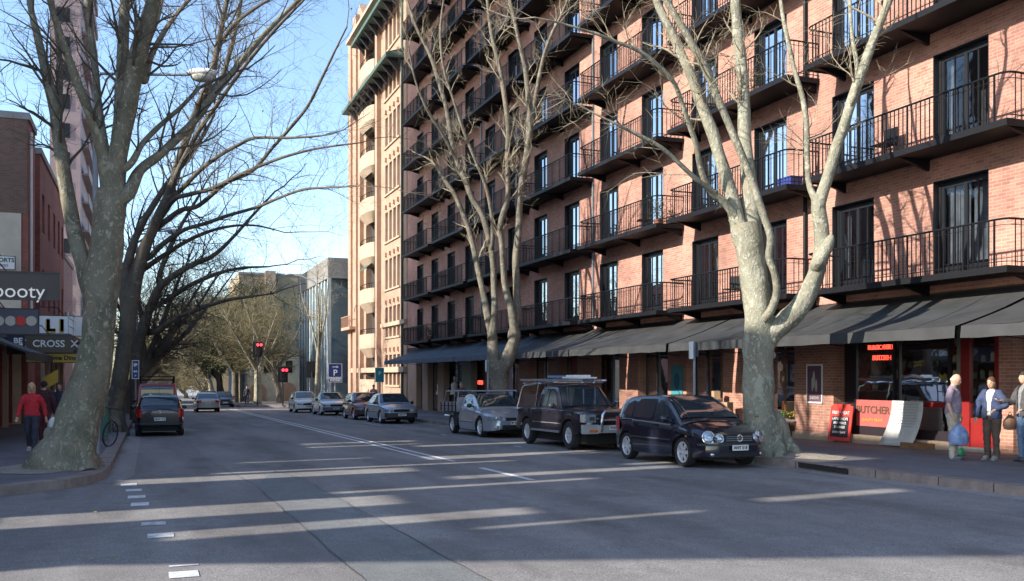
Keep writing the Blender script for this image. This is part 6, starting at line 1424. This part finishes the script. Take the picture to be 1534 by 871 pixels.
# ================================================================== SHOP FRONT THINGS (right)
gf=gz(19)+.155
t=thing('chalkboard_sign','red framed chalkboard leaning on the sill below the butcher window','sign',(FX-.22,20.15,gf+.0)); t.rotation_euler=(0,R(8),0)
mb=MB(); mb.box(-.03,.0,-.42,.42,.02,.95); mb.box(-.03,0,-.33,.33,.95,.99); o=mb.build('frame',M['redlight'],t); mb=MB(); mb.box(-.038,-.03,-.34,.34,.12,.66); bb=mb.build('board',M['signblack'],t)
for s,z,sz in (('FRESH MEAT',.76,.12),('LAMB CHOPS',.60,.10),('BEEF MINCE',.49,.09),('SAUSAGES',.38,.09),('OPEN 7 DAYS',.24,.08)): text(s,sz,Matrix.Translation((-.042,0,z))@Matrix.Rotation(R(-90),4,'Z')@Matrix.Rotation(R(90),4,'X'),M['signwhite'],'lettering',bb,.002)
# curled white banner
t=thing('paper_banner','large white handwritten sheet curling down from the butcher window','banner',(FX-.12,17.88,gf)); mb=MB(); vs=[];NU=12;NV=6
for i in range(NU+1):
    u=i/NU; 
    for j in range(NV+1):
        v=j/NV; x=-.02-.24*(1-u)**2.2; vs.append((x-.06*v*(1-u),-.55+1.0*v+.14*(1-u)*(1-u),.05+1.08*u))
mb.add(vs,[(i*(NV+1)+j,i*(NV+1)+j+1,(i+1)*(NV+1)+j+1,(i+1)*(NV+1)+j) for i in range(NU) for j in range(NV)]); sh=mb.build('sheet',mat('paper_sheet',(.46,.46,.45),.8,0,.12,4),t,60); md=sh.modifiers.new('t','SOLIDIFY'); md.thickness=.012
mb=MB(); rg=random.Random(9)
for k in range(9):
    u=.93-k*.062; y=-.42; z=.05+1.08*u; 
    while y<.30:
        L=rg.uniform(.04,.12); x=-.02-.24*(1-u)**2.2-.018-.03*(1-u); mb.box(x-.004,x,y+.22*(1-u)**2,y+L+.22*(1-u)**2,z-.008,z+.008); y+=L+.035
mb.build('writing',M['polegrey'],sh)
mb=MB(); mb.box(-.50,-.12,-.75,-.05,-.0,.15); tag(mb.build('timber_block',M['wood']),'dark timber block on the footpath under the white sheet','step').location=(FX+.02,17.75,gf)
# wall poster on the brick pier
t=thing('wall_poster','framed purple and white poster on the brick pier left of the butcher','poster',(FX-.03,21.35,gf+1.02)); mb=MB(); mb.box(-.02,.0,-.30,.30,0,1.0); o=mb.build('board',mat('poster_purple',(.13,.07,.11),.5),t)
mb=MB(); 
for q in ((-.33,.33,1.0,1.04),(-.33,.33,-.04,0),(-.33,-.30,0,1.0),(.30,.33,0,1.0)): mb.box(-.03,0,*q)
mb.build('frame',M['signwhite'],t); mb=MB(); 
mb.ell((-.022,.02,.62),(.006,.05,.24),12,8); mb.ell((-.022,.08,.48),(.006,.04,.2),12,8); mb.ell((-.022,-.08,.45),(.006,.05,.18),12,8); mb.build('figure',M['lampoff'],o); text('beton',.16,Matrix.Translation((-.024,0,.12))@Matrix.Rotation(R(-90),4,'Z')@Matrix.Rotation(R(90),4,'X'),M['lampoff'],'lettering',o,.002)
t=thing('wall_poster','teal poster on the brick pier behind the black hatchback','poster',(FX-.03,28.65,gf+.8)); mb=MB(); mb.box(-.02,0,-.38,.38,0,1.3); o=mb.build('board',M['teal'],t); mb=MB(); mb.ell((-.022,0,.75),(.006,.2,.3),14,8); mb.build('figure',mat('teal_dark',(.02,.10,.16),.4),o)
# neon lettering in the window
t=thing('neon_sign','red neon lettering BLACK BUTCHER glowing inside the shop window','neon sign',(0,0,0)); text('BLACK',.17,face_street(FX+.1,19.2,2.37),M['neon'],'lettering',t,.004,sx=.9); text('BER',.17,face_street(FX+.1,18.75,2.37),M['neon'],'lettering',t,.004,sx=.9); text('BUTCH',.18,face_street(FX+.1,19.0,2.10),M['neon'],'lettering',t,.004,sx=.9)
y=YX(717); t=thing('neon_sign','small red glowing sign in a shop window beyond the middle tree','neon sign',(0,0,0)); text('OPEN',.34,face_street(FX+.1,y,1.25),M['neon'],'lettering',t,.01)
# shelves + jars behind the butcher glass
sh=thing('display_shelf','timber shelving with rows of jars behind the butcher window','shelves',(0,0,0)); mb=MB()
for z in (.75,1.15,1.55,1.95,2.35): mb.box(FX+.8,FX+1.15,15.6,19.7,z,z+.03)
for y in (15.6,16.9,18.3,19.66): mb.box(FX+.81,FX+1.14,y,y+.04,-.2,2.7)
mb.build('shelf',M['wood'],sh)
jar=thing('jar','pale jar standing on the shelves behind the butcher window','jar',(0,0,0),0,'jars on the shelves behind the butcher window'); mb=MB(); mb.lathe([(0,0),(.055,0),(.055,.15),(.04,.18)],10,Matrix.Rotation(R(90),4,'X')); mb.build('glass_body',M['lampoff'],jar); mb=MB(); mb.lathe([(.044,.18),(.044,.21),(0,.21)],10,Matrix.Rotation(R(90),4,'X')); mb.build('lid',M['amber'],jar)
rg=random.Random(12); first=True
for z in (.78,1.18,1.58,1.98,2.38):
    y=15.75
    while y<19.5:
        if rg.random()<.62:
            o=jar if first else copy_tree(jar); first=False; o.location=(FX+.92+rg.uniform(-.04,.04),y,z); s=rg.uniform(.7,1.15); o.scale=(1,1,s)
        y+=rg.uniform(.18,.34)
# table with fruit in the open shop left of the pier
t=thing('display_table','low white slatted table in the opening left of the brick pier','table',(FX-.1,22.75,gf)); mb=MB(); mb.box(-.3,.3,-.6,.6,.44,.48); mb.build('table_top',M['signwhite'],t)
for x in (-.27,.27):
    for y in (-.55,.55): mb=MB(); mb.box(x-.02,x+.02,y-.02,y+.02,0,.44); mb.build('leg',M['signwhite'],t)
cols=[(.55,.42,.05),(.10,.25,.04),(.55,.10,.03),(.60,.55,.45)]; rg=random.Random(3)
for i,c in enumerate(cols):
    t=thing('flower_bunch',['yellow','green','red','white'][i]+' bunch of flowers on the low white table','flowers',(FX-.1,22.3+i*.3,gf+.48)); mb=MB(); lf=MB()
    for _ in range(26): p=Vector((rg.gauss(0,.08),rg.gauss(0,.08),rg.uniform(.08,.24))); mb.ell(p,(.028,.028,.022),6,4); lf.tube([(0,0,0),p],.004,3)
    mb.build('petals',mat('petal_%s'%'abcd'[i],c,.6),t); lf.build('stems',M['leafgreen'],t)
t=thing('framed_picture','dark framed picture on the shop wall left of the brick pier','picture',(FX+.5,22.7,1.35)); mb=MB(); mb.box(-.03,0,-.5,.5,0,.75); o=mb.build('frame',M['signblack'],t); mb=MB(); mb.box(-.035,-.031,-.38,.38,.12,.63); mb.build('picture',mat('picture_print',(.28,.26,.36),.5,0,0,7,col2=(.05,.05,.09)),o)
# cardboard boxes stack by the tree
lab=['tall upright cardboard box beside the brick pier behind the right tree','wide cardboard box on the ground left of the tall one','small cardboard box stacked on the wide one','topmost small cardboard box of the stack']
for i,(x,y,z,w,d,h,a) in enumerate([(16.75,24.9,0,.25,.4,1.0,8),(16.8,25.7,0,.35,.5,.72,-5),(16.85,25.65,.73,.25,.3,.34,12),(16.85,25.6,1.08,.2,.26,.26,-14)]):
    t=thing('cardboard_box',lab[i],'box',(x,y,gz(y)+.155+z),R(a)); mb=MB(); mb.box(-w/2,w/2,-d/2,d/2,0,h); mb.build('box_body',M['card'],t); mb=MB(); mb.box(-w/2-.002,w/2+.002,-.03,.03,h*.6,h+.003); mb.build('tape',M['tan'],t)
# mannequins in the far shopfront
for i,px in enumerate((654,675)):
    y=YX(px); t=thing('mannequin',['white clothed mannequin in the left of two far windows','white clothed mannequin in the right of two far windows'][i],'mannequin',(FX+.25,y,gz(y)+.3)); mb=MB(); mb.tube([(0,0,0),(0,0,.9)],.03,6); mb.build('stand',M['steel'],t)
    mb=MB(); mb.lathe([(0,.9),(.30,.92),(.2,1.25),(.24,1.5),(.15,1.66),(.05,1.7),(.05,1.8),(.09,1.85),(.08,2.0),(0,2.05)],12,Matrix.Rotation(R(90),4,'X')); 
    mb.build('figure',M['white'],t,60)

# posters and notices stuck inside the shop windows
for i,(y,z,w,h,c,lab) in enumerate([(19.75,1.15,.30,.42,(.55,.54,.5),'white notice low in the left butcher window pane'),(18.75,1.9,.26,.36,(.42,.33,.12),'yellow notice in the left butcher window pane'),(17.3,1.25,.34,.24,(.10,.16,.34),'small blue notice in the right butcher window pane'),
   (26.9,1.5,.5,.7,(.40,.36,.10),'yellow green poster in the window left of the cardboard boxes'),(26.2,1.2,.3,.4,(.5,.5,.46),'white notice in the window left of the cardboard boxes'),(30.1,1.0,.4,.5,(.30,.33,.22),'green notice in the sage framed window'),(33.6,1.3,.3,.6,(.45,.07,.05),'red notice in the sage door behind the dark truck'),(23.9,1.6,.5,.4,(.42,.10,.06),'red picture in the shop opening right of the pale trunk')]):
    t=thing('window_notice',lab,'notice',(FX+.22+(.45 if y>22 and y<25 else .18 if y>25 else 0),y,gz(y)+z)); mb=MB(); mb.box(-.006,0,-w/2,w/2,0,h); o=mb.build('sheet',mat('notice_%d'%i,c,.6),t)
    mb=MB(); rg=random.Random(i)
    for k in range(5): L=rg.uniform(.4,.85)*w; zz=h*(.85-.16*k); mb.box(-.009,-.006,-w*.42,-w*.42+L,zz-.012,zz+.004)
    mb.build('print',M['signblack'],o)
t=thing('red_diamond','dark red diamond shaped board hanging in the right butcher window pane','sign',(FX+.3,17.05,2.25)); mb=MB(); mb.prism([(0,-.28,0),(0,0,.28),(0,.28,0),(0,0,-.28)],(.02,0,0)); mb.build('board',M['red'],t); mb=MB(); mb.tube([(.01,0,.28),(.01,0,.85)],.005,4); mb.build('cord',M['signblack'],t)
# ================================================================== SKY, SUN, CAMERA
sc=bpy.context.scene; w=bpy.data.worlds.new('World'); sc.world=w; w.use_nodes=True; nt=w.node_tree
sky=nt.nodes.new('ShaderNodeTexSky'); sky.sky_type='NISHITA'; sky.sun_disc=False
SUN_EL=26.2; HX,HY=.9945,.1045
az=math.atan2(-HX,-HY)  # heading of the sun measured clockwise from +Y
sky.sun_elevation=R(SUN_EL); sky.sun_rotation=az; sky.air_density=1.0; sky.dust_density=.6; sky.ozone_density=2.2
bg=nt.nodes['Background']; nt.links.new(sky.outputs[0],bg.inputs[0]); bg.inputs[1].default_value=.15
l=bpy.data.lights.new('sun','SUN'); l.energy=4.3; l.angle=R(.5); l.color=(1,.93,.82); lo=bpy.data.objects.new('sun',l); C.objects.link(lo)
lo.rotation_euler=Vector((-HX,-HY,math.tan(R(SUN_EL)))).to_track_quat('Z','Y').to_euler()
cam=bpy.data.cameras.new('camera'); co=bpy.data.objects.new('camera',cam); C.objects.link(co); co.location=(0,0,EYE); co.rotation_euler=(R(90),0,-YAW)
cam.sensor_width=36; cam.lens=36*1410/1534; cam.shift_y=(563-435.5)/1534; cam.clip_start=.1; cam.clip_end=3000; sc.camera=co
sc.view_settings.view_transform='Standard'; sc.view_settings.look='None'; sc.view_settings.gamma=1; sc.view_settings.exposure=1.24
sc.cycles.max_bounces=6; sc.cycles.transparent_max_bounces=12
